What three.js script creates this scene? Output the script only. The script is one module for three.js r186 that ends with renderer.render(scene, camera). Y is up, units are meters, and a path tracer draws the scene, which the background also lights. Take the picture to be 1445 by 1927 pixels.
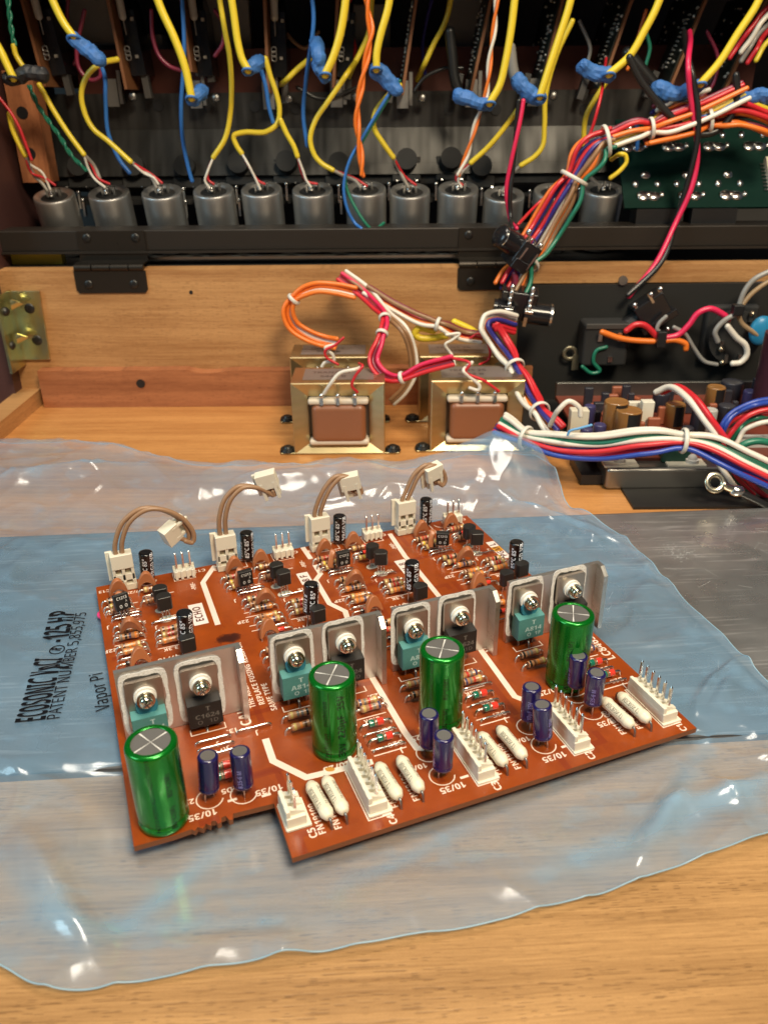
import * as THREE from 'three';
import { RoundedBoxGeometry } from 'three/addons/geometries/RoundedBoxGeometry.js';
import { mergeGeometries } from 'three/addons/utils/BufferGeometryUtils.js';
import { FontLoader } from 'three/addons/loaders/FontLoader.js';

const S = 0.001;                                   // everything below is written in millimetres
const scene = new THREE.Scene();
const camera = new THREE.PerspectiveCamera(64.72, 767 / 1024, 0.01, 20);
camera.position.set(0, 162.62 * S, 0);
camera.rotation.set(-0.46692, 0.00399, -0.00887, 'YXZ');
camera.focus = 0.262;
camera.userData.fStop = 24;
scene.add(camera);
scene.background = new THREE.Color(0.05, 0.055, 0.065);   // the dim room around the bench
const renderer = new THREE.WebGLRenderer({ antialias: true });
renderer.setSize(767, 1024);
renderer.toneMapping = THREE.LinearToneMapping;
renderer.toneMappingExposure = 0.85;
renderer.shadowMap.enabled = true;

// lamps of the workshop: each a fitting with a glowing face and an area light of the same size just in front of it
function lamp(name, label, w, h, pos, aim, color, intensity) {
  const g = new THREE.Group(); g.name = name; scene.add(g);
  g.userData = { label, category: 'lamp' };
  g.position.set(pos[0] * S, pos[1] * S, pos[2] * S);
  g.lookAt(aim[0] * S, aim[1] * S, aim[2] * S);
  const c = new THREE.Color(...color);
  const face = new THREE.Mesh(new THREE.BoxGeometry(w * S, h * S, 0.004), new THREE.MeshStandardMaterial({ color: 0xffffff, emissive: c, emissiveIntensity: 1.5 }));
  face.name = 'diffuser'; g.add(face);
  const box = new THREE.Mesh(new THREE.BoxGeometry(w * S + 0.03, h * S + 0.03, 0.03), new THREE.MeshStandardMaterial({ color: 0x555555, roughness: 0.6 }));
  box.position.z = -0.018; box.name = 'housing'; g.add(box);
  const l = new THREE.RectAreaLight(c, intensity, w * S, h * S);
  l.position.set(0, 0, 0.006); l.rotation.y = Math.PI; g.add(l);
}
lamp('bench_lamp', 'warm lamp over the bench in front of the cabinet', 260, 200, [260, 760, 240], [-40, 30, -460], [1, 0.86, 0.64], 64);
lamp('ceiling_lamp', 'square white lamp hung straight over the bare circuit board', 420, 420, [-40, 1250, -230], [-20, 0, -210], [1, 0.9, 0.76], 17);
lamp('window_lamp', 'tall bluish daylight panel standing left of the bench', 700, 700, [-1300, 900, 500], [0, 0, -300], [0.55, 0.85, 1], 6);

// ---------- helpers ----------
let seed = 7;
const rnd = (a = 0, b = 1) => { seed = (seed * 1664525 + 1013904223) >>> 0; return a + (b - a) * seed / 4294967296; };
const hash = (x, y, s) => { let h = (x * 374761393 + y * 668265263 + s * 2246822519) | 0; h = Math.imul(h ^ (h >>> 13), 1274126177); h ^= h >>> 16; return (h >>> 0) / 4294967296; };
const vn = (x, y, s = 0) => {
  const i = Math.floor(x), j = Math.floor(y); let f = x - i, g = y - j; f = f * f * (3 - 2 * f); g = g * g * (3 - 2 * g);
  return (hash(i, j, s) * (1 - f) + hash(i + 1, j, s) * f) * (1 - g) + (hash(i, j + 1, s) * (1 - f) + hash(i + 1, j + 1, s) * f) * g;
};
const fbm = (x, y, s = 0, n = 4) => { let a = 0.5, r = 0, t = 0; for (let k = 0; k < n; k++) { r += a * vn(x, y, s + k); t += a; a *= 0.5; x *= 2.03; y *= 2.03; } return r / t; };
const clamp = (x, a = 0, b = 1) => Math.min(b, Math.max(a, x));
const smooth = (a, b, x) => { const t = clamp((x - a) / (b - a)); return t * t * (3 - 2 * t); };
const counts = new Map();
const numbered = (n) => { const c = counts.get(n) ?? 0; counts.set(n, c + 1); return c ? n + '_' + String(c).padStart(3, '0') : n; };
const toS = (x) => { const v = x <= 0.0031308 ? x * 12.92 : 1.055 * Math.pow(x, 1 / 2.4) - 0.055; return clamp(Math.round(v * 255), 0, 255); };
function tex(w, h, fn, { srgb = true, wrap = THREE.MirroredRepeatWrapping, sx = 1, sy = 1 } = {}) {
  const d = new Uint8Array(w * h * 4);
  for (let y = 0; y < h; y++) for (let x = 0; x < w; x++) {
    const c = fn(x, y), k = (y * w + x) * 4;
    for (let i = 0; i < 3; i++) d[k + i] = srgb ? toS(Array.isArray(c) ? c[i] : c) : clamp((Array.isArray(c) ? c[i] : c) * 255, 0, 255);
    d[k + 3] = 255;
  }
  const t = new THREE.DataTexture(d, w, h); t.magFilter = t.minFilter = THREE.LinearFilter; t.wrapS = t.wrapT = wrap;
  if (srgb) t.colorSpace = THREE.SRGBColorSpace;
  t.repeat.set(1 / sx, 1 / sy); t.needsUpdate = true;
  return t;
}
function canvasTex(w, h, draw, rx = 1, ry = 1) {
  const c = document.createElement('canvas'); c.width = w; c.height = h;
  draw(c.getContext('2d'), w, h);
  const t = new THREE.CanvasTexture(c); t.colorSpace = THREE.SRGBColorSpace; t.wrapS = t.wrapT = THREE.ClampToEdgeWrapping; t.repeat.set(rx, ry);
  return t;
}
const M = (color, roughness = 0.5, metalness = 0, extra = {}) => {
  const { map, ...rest } = extra;
  const m = new THREE.MeshPhysicalMaterial({ roughness, metalness, ...rest });
  if (Array.isArray(color)) m.color.setRGB(...color); else m.color.set(color);
  if (map) m.map = map;
  return m;
};
// geometry, all in mm
const mv = (g, x, y, z) => g.translate(x, y, z);
const box = (w, h, d, x = 0, y = 0, z = 0) => mv(new THREE.BoxGeometry(w, h, d), x, y, z);
const rbox = (w, h, d, x = 0, y = 0, z = 0, r = 0.4, n = 2) => mv(new RoundedBoxGeometry(w, h, d, n, Math.min(r, w / 2.01, h / 2.01, d / 2.01)), x, y, z);
const cyl = (r0, r1, h, x = 0, y = 0, z = 0, n = 20) => mv(new THREE.CylinderGeometry(r1, r0, h, n), x, y + h / 2, z);   // r0 below, r1 above, y is the foot
const cylX = (r, l, x = 0, y = 0, z = 0, n = 14) => mv(new THREE.CylinderGeometry(r, r, l, n).rotateZ(Math.PI / 2), x, y, z);
const cylZ = (r, l, x = 0, y = 0, z = 0, n = 14) => mv(new THREE.CylinderGeometry(r, r, l, n).rotateX(Math.PI / 2), x, y, z);
const ball = (r, x = 0, y = 0, z = 0, a = 1, b = 1, c = 1, n = 14) => mv(new THREE.SphereGeometry(r, n, Math.ceil(n * 0.7)).scale(a, b, c), x, y, z);
const lathe = (pts, n = 32) => new THREE.LatheGeometry(pts.map((p) => new THREE.Vector2(p[0], p[1])), n);
const byHeight = (g, h) => { const p = g.attributes.position, u = g.attributes.uv; for (let i = 0; i < p.count; i++) u.setY(i, clamp(p.getY(i) / h)); return g; };
const vec = (p) => new THREE.Vector3(p[0], p[1], p[2]);
const tube = (pts, r, seg = 0, n = 8) => {
  const c = new THREE.CatmullRomCurve3(pts.map(vec), false, 'centripetal');
  const g = new THREE.TubeGeometry(c, seg || Math.max(8, pts.length * 7), r, n, false);
  const caps = [0, 1].map((t) => { const p = c.getPoint(t); return ball(r, p.x, p.y, p.z, 1, 1, 1, n); });
  return mergeGeometries([g, ...caps].map(flat));
};
const extrude = (pts, d, bevel = 0, holes = []) => {
  const s = new THREE.Shape(pts.map((p) => new THREE.Vector2(p[0], p[1])));
  for (const h of holes) s.holes.push(h);
  return new THREE.ExtrudeGeometry(s, { depth: d, bevelEnabled: bevel > 0, bevelSize: bevel, bevelThickness: bevel, bevelSegments: 2, curveSegments: 20 });
};
function flat(g) {
  const o = g.index ? g.toNonIndexed() : g.clone();
  for (const k of Object.keys(o.attributes)) if (!['position', 'normal', 'uv', 'color'].includes(k)) o.deleteAttribute(k);
  return o;
}
function geo(gs) {                                  // one geometry out of several, turned into metres
  gs = Array.isArray(gs) ? gs : [gs];
  const g = gs.length > 1 ? mergeGeometries(gs.map(flat)) : gs[0].clone();
  return g.scale(S, S, S);
}
function mesh(name, g, m, parent) {
  const o = new THREE.Mesh(g, m); o.name = name; o.castShadow = o.receiveShadow = true; (parent ?? scene).add(o);
  return o;
}
const part = (name, gs, m, parent, kind) => { const o = mesh(name, geo(gs), m, parent); if (kind) o.userData.kind = kind; return o; };
function tag(o, label, category, group) { o.userData.label = label; o.userData.category = category; if (group) o.userData.group = group; return o; }
function thing(name, label, category, pos = [0, 0, 0], turn = 0, group) {
  const o = new THREE.Group(); o.name = numbered(name); scene.add(o);
  o.position.set(pos[0] * S, pos[1] * S, pos[2] * S); o.rotation.y = turn;
  return tag(o, label, category, group);
}
const single = (name, gs, m, label, category, group) => tag(part(numbered(name), gs, m), label, category, group);
const struct = (name, gs, m) => { const o = part(name, gs, m); o.userData.kind = 'structure'; return o; };

// ---------- wood ----------
function wood(w, h, px, s, light, dark, pore, { ray = 60, fine = 0.7, poreAmt = 0.5 } = {}) {
  return tex(w, h, (i, j) => {
    const x = i / px, y = j / px + 2.2 * fbm(i / px / 70, j / px / 30, s + 9, 2);
    const band = fbm(x / ray / 2, y / 7, s, 3), f = vn(x / 34, y / fine, s + 3) * 0.45 + vn(x / 9, y / (fine * 0.6), s + 4) * 0.3 + vn(x / 3, y / (fine * 0.5), s + 12) * 0.25, bl = fbm(x / 45, y / 25, s + 5, 3);
    const t = clamp((0.5 * band + 0.5 * f + 0.3 * bl - 0.65) * 1.9 + 0.4);
    const p = smooth(0.7, 0.9, vn(x / 2.6, y / 0.2, s + 6)) * (0.4 + 0.6 * smooth(0.3, 0.7, vn(x / 30, y / 5, s + 7))) * poreAmt;
    const g = 1 + 0.1 * (hash(i, j, s + 8) - 0.5);
    return [0, 1, 2].map((k) => ((light[k] * (1 - t) + dark[k] * t) * (1 - p) + pore[k] * p) * g);
  }, { sx: w / px, sy: h / px });
}
const woodMat = (t, rough = 0.5, extra = {}) => M(0xffffff, rough, 0, { map: t, bumpMap: t, bumpScale: 0.00012, ...extra });
const tableWood = woodMat(wood(2048, 1024, 5, 11, [0.54, 0.3, 0.118], [0.28, 0.142, 0.05], [0.11, 0.05, 0.017], { poreAmt: 0.5, fine: 0.42 }), 0.34);
const floorWood = woodMat(wood(1536, 1024, 3.4, 23, [0.6, 0.28, 0.09], [0.38, 0.15, 0.04], [0.28, 0.11, 0.03], { poreAmt: 0.3, fine: 1.1 }), 0.36);
const panelWood = woodMat(wood(1536, 512, 3.4, 37, [0.54, 0.285, 0.11], [0.33, 0.145, 0.046], [0.25, 0.11, 0.035], { poreAmt: 0.5, fine: 0.8 }), 0.5);
const battenWood = woodMat(wood(1024, 256, 4, 51, [0.42, 0.155, 0.06], [0.24, 0.075, 0.026], [0.14, 0.045, 0.015], { poreAmt: 0.4, fine: 1.3 }), 0.55);

// common materials
const steel = M([0.62, 0.62, 0.6], 0.28, 1), dullSteel = M([0.34, 0.33, 0.31], 0.42, 1), tin = M([0.72, 0.71, 0.68], 0.22, 1), chrome = M([0.8, 0.79, 0.76], 0.1, 1);
const black = M([0.012, 0.012, 0.013], 0.42), blackGloss = M([0.012, 0.012, 0.014], 0.2), blackMatt = M([0.018, 0.017, 0.016], 0.75);
const ivory = M([0.78, 0.73, 0.6], 0.42), ivoryDull = M([0.7, 0.64, 0.5], 0.5);
const wireCol = {
  yellow: [0.8, 0.6, 0.035], red: [0.62, 0.02, 0.03], pink: [0.72, 0.02, 0.09], orange: [0.85, 0.19, 0.02], white: [0.78, 0.72, 0.62], green: [0.012, 0.17, 0.1], blue: [0.02, 0.06, 0.36], sky: [0.03, 0.16, 0.5],
  navy: [0.03, 0.025, 0.2], brown: [0.3, 0.16, 0.075], tan: [0.36, 0.24, 0.13], grey: [0.28, 0.27, 0.25], black: [0.012, 0.012, 0.012], maroon: [0.22, 0.02, 0.05], violet: [0.16, 0.03, 0.2],
};
const wireMats = Object.fromEntries(Object.entries(wireCol).map(([k, c]) => [k, M(c, 0.38, 0, { clearcoat: 0.25, clearcoatRoughness: 0.3 })]));
const font = await new FontLoader().loadAsync('fonts/droid/droid_sans_bold.typeface.json');
const fontR = await new FontLoader().loadAsync('fonts/droid/droid_sans_regular.typeface.json');

// ================= the circuit board =================
const TURN = 0.376878, BASE = [-53.807, 7, -118.58];
const board = thing('circuit_board', 'reddish brown circuit board with four tall green capacitors lying on the blue plastic bag', 'circuit board', BASE, TURN);
board.position.y = 7 * S;
const chan = [0, 41.4, 78.2, 118.6];
const put = (o, u, v, h = 0, turn = 0) => { o.position.set(u * S, h * S, -v * S); o.rotation.y = turn; return o; };
const cached = new Map();
const once = (key, make) => { if (!cached.has(key)) cached.set(key, make()); return cached.get(key); };

// silkscreen and lacquer of the upper face
const PX = 13.6;
const boardTex = canvasTex(2040, 1918, (g, w, h) => {
  g.fillStyle = '#913e09'; g.fillRect(0, 0, w, h);
  for (let k = 0; k < 2600; k++) { g.fillStyle = rnd() < 0.5 ? 'rgba(80,20,4,0.05)' : 'rgba(190,80,30,0.05)'; const r = rnd(3, 40); g.beginPath(); g.ellipse(rnd(0, w), rnd(0, h), r * rnd(0.5, 3), r, rnd(0, 3), 0, 7); g.fill(); }
  for (let k = 0; k < 1500; k++) { g.fillStyle = rnd() < 0.5 ? 'rgba(60,15,4,0.35)' : 'rgba(225,140,90,0.3)'; g.fillRect(rnd(0, w), rnd(0, h), rnd(1, 3), rnd(1, 3)); }
  const X = (u) => u * PX, Y = (v) => h - v * PX;
  const ink = 'rgba(240,226,214,0.93)'; g.strokeStyle = g.fillStyle = ink; g.lineJoin = 'miter';
  // copper lands seen through the lacquer
  g.save(); g.strokeStyle = 'rgba(120,38,8,0.5)'; g.lineWidth = 26;
  for (let k = 0; k < 60; k++) { let u = rnd(4, 146), v = rnd(4, 136); g.beginPath(); g.moveTo(X(u), Y(v)); for (let j = 0; j < 3; j++) { if (rnd() < 0.5) u += rnd(-12, 12); else v += rnd(-12, 12); g.lineTo(X(u), Y(v)); } g.stroke(); }
  g.restore();
  const line = (pts, wd) => { g.lineWidth = wd * PX; g.beginPath(); pts.forEach((p, i) => (i ? g.lineTo(X(p[0]), Y(p[1])) : g.moveTo(X(p[0]), Y(p[1])))); g.stroke(); };
  const arc = (u, v, r, a, b) => { g.lineWidth = 0.35 * PX; g.beginPath(); g.arc(X(u), Y(v), r * PX, a, b); g.stroke(); };
  const T = (s, u, v, size, rot = 180, wt = 'bold') => { g.save(); g.translate(X(u), Y(v)); g.rotate(-rot * Math.PI / 180); g.font = `${wt} ${size * PX * 1.45}px sans-serif`; g.textAlign = 'center'; g.textBaseline = 'middle'; g.fillText(s, 0, 0); g.restore(); };
  line([[43, 140], [36.6, 129.5], [36.4, 100.5]], 1.9);
  line([[37.7, 41], [37.5, 32], [44, 23], [62, 21.8]], 2);
  line([[77.9, 141], [78.2, 131]], 1.9); line([[78.3, 126], [78.3, 119], [75.3, 115.5], [75.1, 98.6], [78.6, 92], [77.8, 87]], 1.9);
  line([[74.4, 58], [74.2, 29], [74.8, 22], [79, 20]], 1.9);
  line([[113.8, 138.4], [112.4, 119], [112.7, 107], [112.4, 86]], 1.9); line([[111.6, 58], [110, 30.8], [112.6, 27]], 1.9);
  const sign = (u0, v0, u1, v1, s, hint) => { g.fillStyle = '#eadfd8'; g.fillRect(X(u0), Y(v1), (u1 - u0) * PX, (v1 - v0) * PX); if (hint) { g.fillStyle = '#e0a030'; g.fillRect(X(u0), Y(v1 - 4.4), (u1 - u0) * PX, 3.6 * PX); } g.fillStyle = '#5a2016'; T(s, (u0 + u1) / 2, (v0 + v1) / 2, 2.5, 90); g.fillStyle = ink; };
  sign(28.9, 102.8, 33.8, 116.2, 'ECHO'); sign(69.8, 114, 74.1, 122.4, '8 F'); sign(107, 106, 111.3, 117.2, 'FL 8'); sign(146.2, 103, 149.8, 117, 'PGM L', true);
  T('LC846391', 147.3, 43.5, 2.7, 90);
  T('CAUTION', 34.3, 57.5, 2.9, 90); T('THE AREA ONLY WITH', 37.6, 68, 1.75, 90); T('REPLACE FUSING RESISTOR', 40.4, 71.5, 1.75, 90); T('SAME TYPE', 43, 58, 1.75, 90);
  T('YAMAHA', 114, 62, 3, 90);
  ['C5', 'C4', 'C3', 'C2', 'C1'].forEach((s, i) => T(s, [40.2, 59.5, 88.2, 116.6, 146.4][i], [5.2, 1.9, 2, 2.2, 1.8][i], 1.9, 90));
  [[34.6, 8, 40.6, 16.4], ...[54, 83.8, 112.6, 141.6].map((u) => [u, 3.6, u + 5.8, 21])].forEach(([a, b, c, d]) => { g.lineWidth = 0.35 * PX; g.strokeRect(X(a), Y(d), (c - a) * PX, (d - b) * PX); g.fillRect(X(c - 2.2), Y(b + 1.7), 2.4 * PX, 1.8 * PX); });
  [[42.4, 4], [46.4, 4], [61.6, 5], [67.4, 5], [90.6, 5], [96.4, 5], [130, 5.5], [135.6, 5.6]].forEach(([u, v]) => T('FN19100', u, v + 5, 1.75, 90));
  [[19.4, 25.2, 23.6], [27.7, 23.6], [77, 19.2], [76.8, 10.4], [107.2, 18.1], [107.1, 10.2], [126.7, 24.4], [126.8, 16.7]].forEach(([u, v], i) => { arc(u, v, 3.3, 0.3, 4.6); if (i % 2 || i < 2) g.fillRect(X(u + 4), Y(v - 2.2), 2.4 * PX, 0.8 * PX); });
  T('10/35', 16.8, 20.6, 1.9); T('10/35', 34, 22.4, 1.9); T('10/35', 77.6, 5.6, 1.9); T('10/35', 107.4, 5.2, 1.9); T('10/35', 128.8, 11.2, 1.9); T('10/35', 101.9, 14, 1.7); T('10/35', 71.6, 15.4, 1.7);
  T('220/25', 53.4, 23.6, 2); T('220/25', 79, 25.6, 2); T('220/25', 121.4, 29, 2); T('22', 14.4, 26, 1.7); T('D5', 24, 26.2, 1.7); arc(54.4, 31, 7, 0.2, 1.6); arc(85.6, 30.6, 7, 0.2, 1.6); arc(127.6, 31, 7, 0.4, 2.2);
  chan.forEach((c, i) => {
    const m = [8, 51, 85.4, 128][i], r = [20.8, 65, 99.6, 140.9][i];
    T('470P', m - 4, 121.5, 1.6); T('J', m - 6.2, 112.6, 1.7); T('22P', m - 6.4, 99, 1.7); T('56K', m + 1, 91.2, 1.5); T('100', m + 0.6, 99.6, 1.5); T('3.3K', r - 1, 93, 1.6); T('47/16', r - 2.4, 88, 1.8); T('J', r - 4, 106.4, 1.7);
    T('2', m + 5.6, 111.6, 1.6); T(['25', '18', '10', '2'][i], r + 3.6, 111.4, 1.6); T(['C12', 'C10', 'C8', 'C6'][i], [37, 73, 110.6, 146.6][i], 138.4, 1.8); T('-PRF-', c + 33, 128.4, 1.6, 90); T('47/25', m + 4.6, 132.6, 1.5); T('D1B', m + 2.4, 86.4, 1.5); T('C13', c + 2.6, 137, 1.6);
    arc([24, 66, 102.4, 142.8][i], 88.4, 3.3, 0.2, 3.4); g.fillRect(X(r + 7), Y(85.6), 3 * PX, 0.9 * PX); arc(c + 18, 138.2, 3, 0, 3.2);
    g.lineWidth = 0.35 * PX; g.strokeRect(X(c + 5.4), Y(140), 7.6 * PX, 5.4 * PX); g.strokeRect(X([27.2, 64.8, 101.8, 137.6][i]), Y(140), 7.6 * PX, 5.8 * PX);
    // component outlines
    for (const v of [126.4, 122, 108.4, 105.2, 102.4, 96.9, 93.8]) { line([[m - 5, v - 1.3], [m + 5, v - 1.3]], 0.4); }
    for (const v of [128.4, 101.5, 98.5, 95.5]) line([[r - 5, v - 1.3], [r + 5, v - 1.3]], 0.4);
    const q = [null, 67.6, 99.4, 139.6][i];
    if (q) { T('6.8K', q, 37, 1.7); T('D2' + i, q + 2, 31.9, 1.7); T('D2' + (i + 5), q + 2.6, 25.8, 1.7); T('J', q + 3, 22.6, 1.7); T(['', '23', '15', '8'][i] + '.', q + 4, 46.6, 1.7); for (const v of [42, 38.6, 31.8, 25.8, 23.5]) line([[q - 4.6, v], [q + 4.8, v]], 0.4); }
    for (const t of [0, 1]) { const a = [[4, 19], [45.4, 61], [81.8, 97.6], [121.4, 137.4]][i][t]; line([[a, 52], [a, 49.6], [a + 9.6, 49.6], [a + 9.6, 52]], 0.35); }
  });
  T('J', 25, 43.7, 1.6); T('J(PC)', 25, 41, 1.6); T('J', 36, 44, 1.7); T('13.', 30, 47.6, 1.7);
  g.fillStyle = 'rgba(58,18,6,0.3)'; for (let k = 0; k < 120; k++) { g.beginPath(); g.ellipse(X(38.2 + rnd(-2, 2) + rnd(-1.8, 1.8)), Y(91.6 + rnd(-1.2, 1.2) + rnd(-0.8, 0.8)), rnd(4, 24), rnd(3, 14), rnd(0, 3), 0, 7); g.fill(); }
  g.fillStyle = '#c98a3a'; for (const [u, v] of [[50.6, 23.4], [79.4, 28.6], [83, 24.4]]) { g.beginPath(); g.ellipse(X(u), Y(v), 17, 11, 0.4, 0, 7); g.fill(); }
}, 1 / 150, 1 / 141);
const boardRough = tex(256, 256, (i, j) => 0.28 + 0.25 * fbm(i / 30, j / 30, 5, 4), { srgb: false, sx: 150, sy: 141 });
const boardFace = M(0xffffff, 1, 0, { map: boardTex, roughnessMap: boardRough, clearcoat: 0.3, clearcoatRoughness: 0.25 });
const boardEdge = M([0.2, 0.062, 0.018], 0.7);
{
  const out = [[0, 141], [0, 17.1], [9, 16.9], [13.4, 17.2], [14.2, 16.4], [15, 17.3], [16.2, 16.3], [17, 17.6], [18, 16.5], [18.5, 17.9], [19.4, 17.6], [19.7, 16.4], [20.6, 16.6], [20.9, 18], [22, 18.2], [22.5, 16.6], [23.4, 16.4], [23.8, 18.2], [34, 17.6], [33.7, 0], [150, 0], [150, 141]].reverse();
  const hole = (u, v, r) => new THREE.Path().absellipse(u, v, r, r, 0, 7);
  const slot = (u, v, w, h) => new THREE.Path([[u, v], [u, v + h], [u + w, v + h], [u + w, v]].map((p) => new THREE.Vector2(...p)));
  const holes = [hole(36.6, 97.8, 1.6), hole(115.2, 98.8, 1.6), hole(36.5, 26.4, 1.7), ...[17, 58, 95, 135].map((u) => slot(u, 57.5, 5, 2.2))];
  const g = extrude(out, 1.6, 0, holes).rotateX(-Math.PI / 2).translate(0, -1.6, 0);
  g.scale(S, S, S);
  const o = mesh('board', g, [boardFace, boardEdge], board);
  o.userData.label = 'reddish brown board with white print and a broken notch at its front edge';
}

// ---- tall green capacitors ----
const greenTex = canvasTex(1024, 656, (g, w, h) => {
  g.fillStyle = '#087f22'; g.fillRect(0, 0, w, h); g.fillStyle = '#01140a';
  const col = (s, x, size, step, wt = 'bold') => { g.save(); g.translate(x, h * 0.93); g.rotate(-Math.PI / 2); g.font = `${wt} ${size}px sans-serif`; g.fillText(s, 0, 0); g.restore(); };
  for (const o of [0, 512]) {
    col('H2313 H2313 H2313 H2313 H2313', o + 60, 38); col('85°C(M)      85°C(M)', o + 170, 50); col('nichicon    nichicon', o + 300, 54); col('35V  220µF  35V', o + 420, 74, 'italic bold');
  }
  g.fillRect(308, 40, 5, h - 80); g.fillRect(820, 40, 5, h - 80);
});
const greenSleeve = M(0xffffff, 0.25, 0.62, { map: greenTex, clearcoat: 0.45, clearcoatRoughness: 0.12 });
const plateGrey = M([0.2, 0.19, 0.18], 0.55, 0.6), plateLine = M([0.75, 0.74, 0.7], 0.4);
function capCross(r, h) {                           // pressed cross of a can's top: four sectors with open grooves between
  return [0, 1, 2, 3].map((k) => { const g = new THREE.CylinderGeometry(r, r, 0.3, 10, 1, false, 0.04, Math.PI / 2 - 0.08); return g.rotateY(k * Math.PI / 2).translate(0.09 * Math.sin(k * Math.PI / 2 + Math.PI / 4), h, 0.09 * Math.cos(k * Math.PI / 2 + Math.PI / 4)); });
}
const greenGeo = geo(byHeight(lathe([[0, 0.1], [5.6, 0.1], [6.05, 0.5], [6.1, 1.2], [6.1, 2.1], [5.75, 2.6], [5.75, 2.9], [6.1, 3.5], [6.1, 23.9], [5.95, 24.5], [5.5, 24.9], [4.7, 24.95], [4.55, 24.7]], 48), 25));
const greenTop = geo(capCross(4.55, 24.4)), greenGroove = geo(cyl(4.5, 4.5, 0.2, 0, 24.27, 0, 28));
[[7.9, 22.9, 2.55], [54.4, 30.6, 0.75], [85.5, 30, 5.1], [127.5, 31, 4.75]].forEach(([u, v, a], i) => {
  const o = put(mesh('green_capacitor', greenGeo, greenSleeve, board), u, v, 0, a);
  mesh('top_plate', greenTop, plateGrey, o).rotation.y = [0.5, 0.95, 0.95, 1][i] - a; mesh('groove', greenGroove, plateLine, o);
});

// ---- small electrolytic capacitors ----
const smallTex = (bg, ink, rows) => canvasTex(512, 384, (g, w, h) => {
  g.fillStyle = bg; g.fillRect(0, 0, w, h); g.fillStyle = ink;
  for (const [s, x, size] of rows) { g.save(); g.translate(x, h * 0.9); g.rotate(-Math.PI / 2); g.font = `bold ${size}px sans-serif`; g.fillText(s, 0, 0); g.restore(); }
});
const navySleeve = M(0xffffff, 0.26, 0, { map: smallTex('#1c1550', '#7d7ab8', [['10µF 35V', 120, 52], ['R35-6 M', 380, 52]]), clearcoat: 0.7, clearcoatRoughness: 0.15 });
const blackSleeve = M(0xffffff, 0.26, 0, { map: smallTex('#0b0b0c', '#e4e8f0', [['85°C 85°', 60, 74], ['H2313 B', 140, 60], ['85°C 85°', 230, 74], ['VRGD VR', 330, 84], ['85°C 85°', 420, 74], ['H2313 B', 490, 60]]), clearcoat: 0.8, clearcoatRoughness: 0.15 });
const smallGeo = (r, h) => geo(byHeight(lathe([[0, 0], [r - 0.5, 0], [r - 0.05, 0.3], [r, 0.7], [r, 1.2], [r - 0.2, 1.6], [r, 2], [r, h - 0.6], [r - 0.2, h - 0.15], [r - 0.7, h], [r - 0.8, h - 0.15]], 32), h));
const navyGeo = smallGeo(2.6, 10.8), navyTop = geo(cyl(1.85, 1.85, 0.2, 0, 10.55, 0, 24)), blackGeo = smallGeo(2.55, 11), blackTop = geo(cyl(1.8, 1.8, 0.2, 0, 10.75, 0, 24));
function small(kind, u, v, h, lean, a) {
  const navy = kind === 'navy_capacitor', o = put(mesh(kind, navy ? navyGeo : blackGeo, navy ? navySleeve : blackSleeve, board), u, v, h, a);
  o.rotation.set(lean[0], a, lean[1], 'XYZ');
  mesh('top_plate', navy ? navyTop : blackTop, navy ? plateGrey : blackGloss, o);
  for (const s of [-1, 1]) part('lead', tube([[s * 1, 0.2, 0], [s * 1.2, -h * 0.5, 0], [s * 1.25, -h - 0.2, 0]], 0.26, 6, 6), steel, o);
}
[[19.6, 25.2, 3.2, [0.02, -0.08]], [27.9, 23.6, 2.9, [0, -0.06]], [77.1, 19.2, 2.8, [0, -0.02]], [76.9, 10.4, 2.8, [0, 0.01]], [107.2, 18.1, 2.9, [0, 0.05]], [106.6, 10.2, 3.1, [0, 0.1]], [126.4, 24.4, 4, [0, 0.03]], [126.9, 16.7, 3.4, [0, 0.02]]].forEach(([u, v, h, l], i) => small('navy_capacitor', u, v, h, l, 0.4 + i));
[[18.2, 138, 1.4, [0.05, 0.06]], [55.5, 138.6, 1.5, [0.03, 0.04]], [92.3, 138.6, 1.3, [0, 0.05]], [130.2, 139.6, 1.2, [0, 0.02]], [24.4, 88.6, 4.6, [0.05, 0.06]], [65.4, 88.8, 4.8, [0.02, 0.12]], [102.4, 89.4, 4.8, [0, 0]], [142.8, 88.6, 4.6, [0, 0]]].forEach(([u, v, h, l], i) => small('black_capacitor', u, v, h, l, [3.4, 3.5, 3.1, 3.2, 3.3, 3.7, 2.9, 2.9][i]));

// ---- heat sinks with their power transistors ----
const sinkTex = tex(256, 192, (i, j) => { const n = fbm(i / 30, j / 26, 61, 4), s = smooth(0.72, 0.85, vn(i / 3, j / 3, 62)) * 0.3 * vn(i / 30, j / 30, 63), st = vn(i / 60, j / 1.5, 64) * 0.08; const v = 0.5 + 0.22 * n + st; return [v * (1 - s), v * (0.985 - s), v * (0.94 - 1.05 * s)]; }, { sx: 36, sy: 24 });
const sinkRough = tex(128, 128, (i, j) => 0.24 + 0.2 * fbm(i / 20, j / 12, 71, 3), { srgb: false, sx: 36, sy: 24 });
const sinkMat = M(0xffffff, 1, 0.92, { map: sinkTex, roughnessMap: sinkRough });
const paste = M(0xffffff, 0.85, 0, { map: tex(192, 192, (i, j) => { const n = vn(i / 5, j / 5, 81), k = smooth(0.7, 0.9, n) * 0.2, a = 0.72 + 0.18 * fbm(i / 9, j / 9, 82, 3); return [a * (1 - k), a * (0.98 - k), a * (0.95 - 1.1 * k)]; }, { sx: 14, sy: 21 }), bumpMap: tex(192, 192, (i, j) => vn(i / 4, j / 4, 83), { srgb: false, sx: 14, sy: 21 }), bumpScale: 0.00006 });
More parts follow.
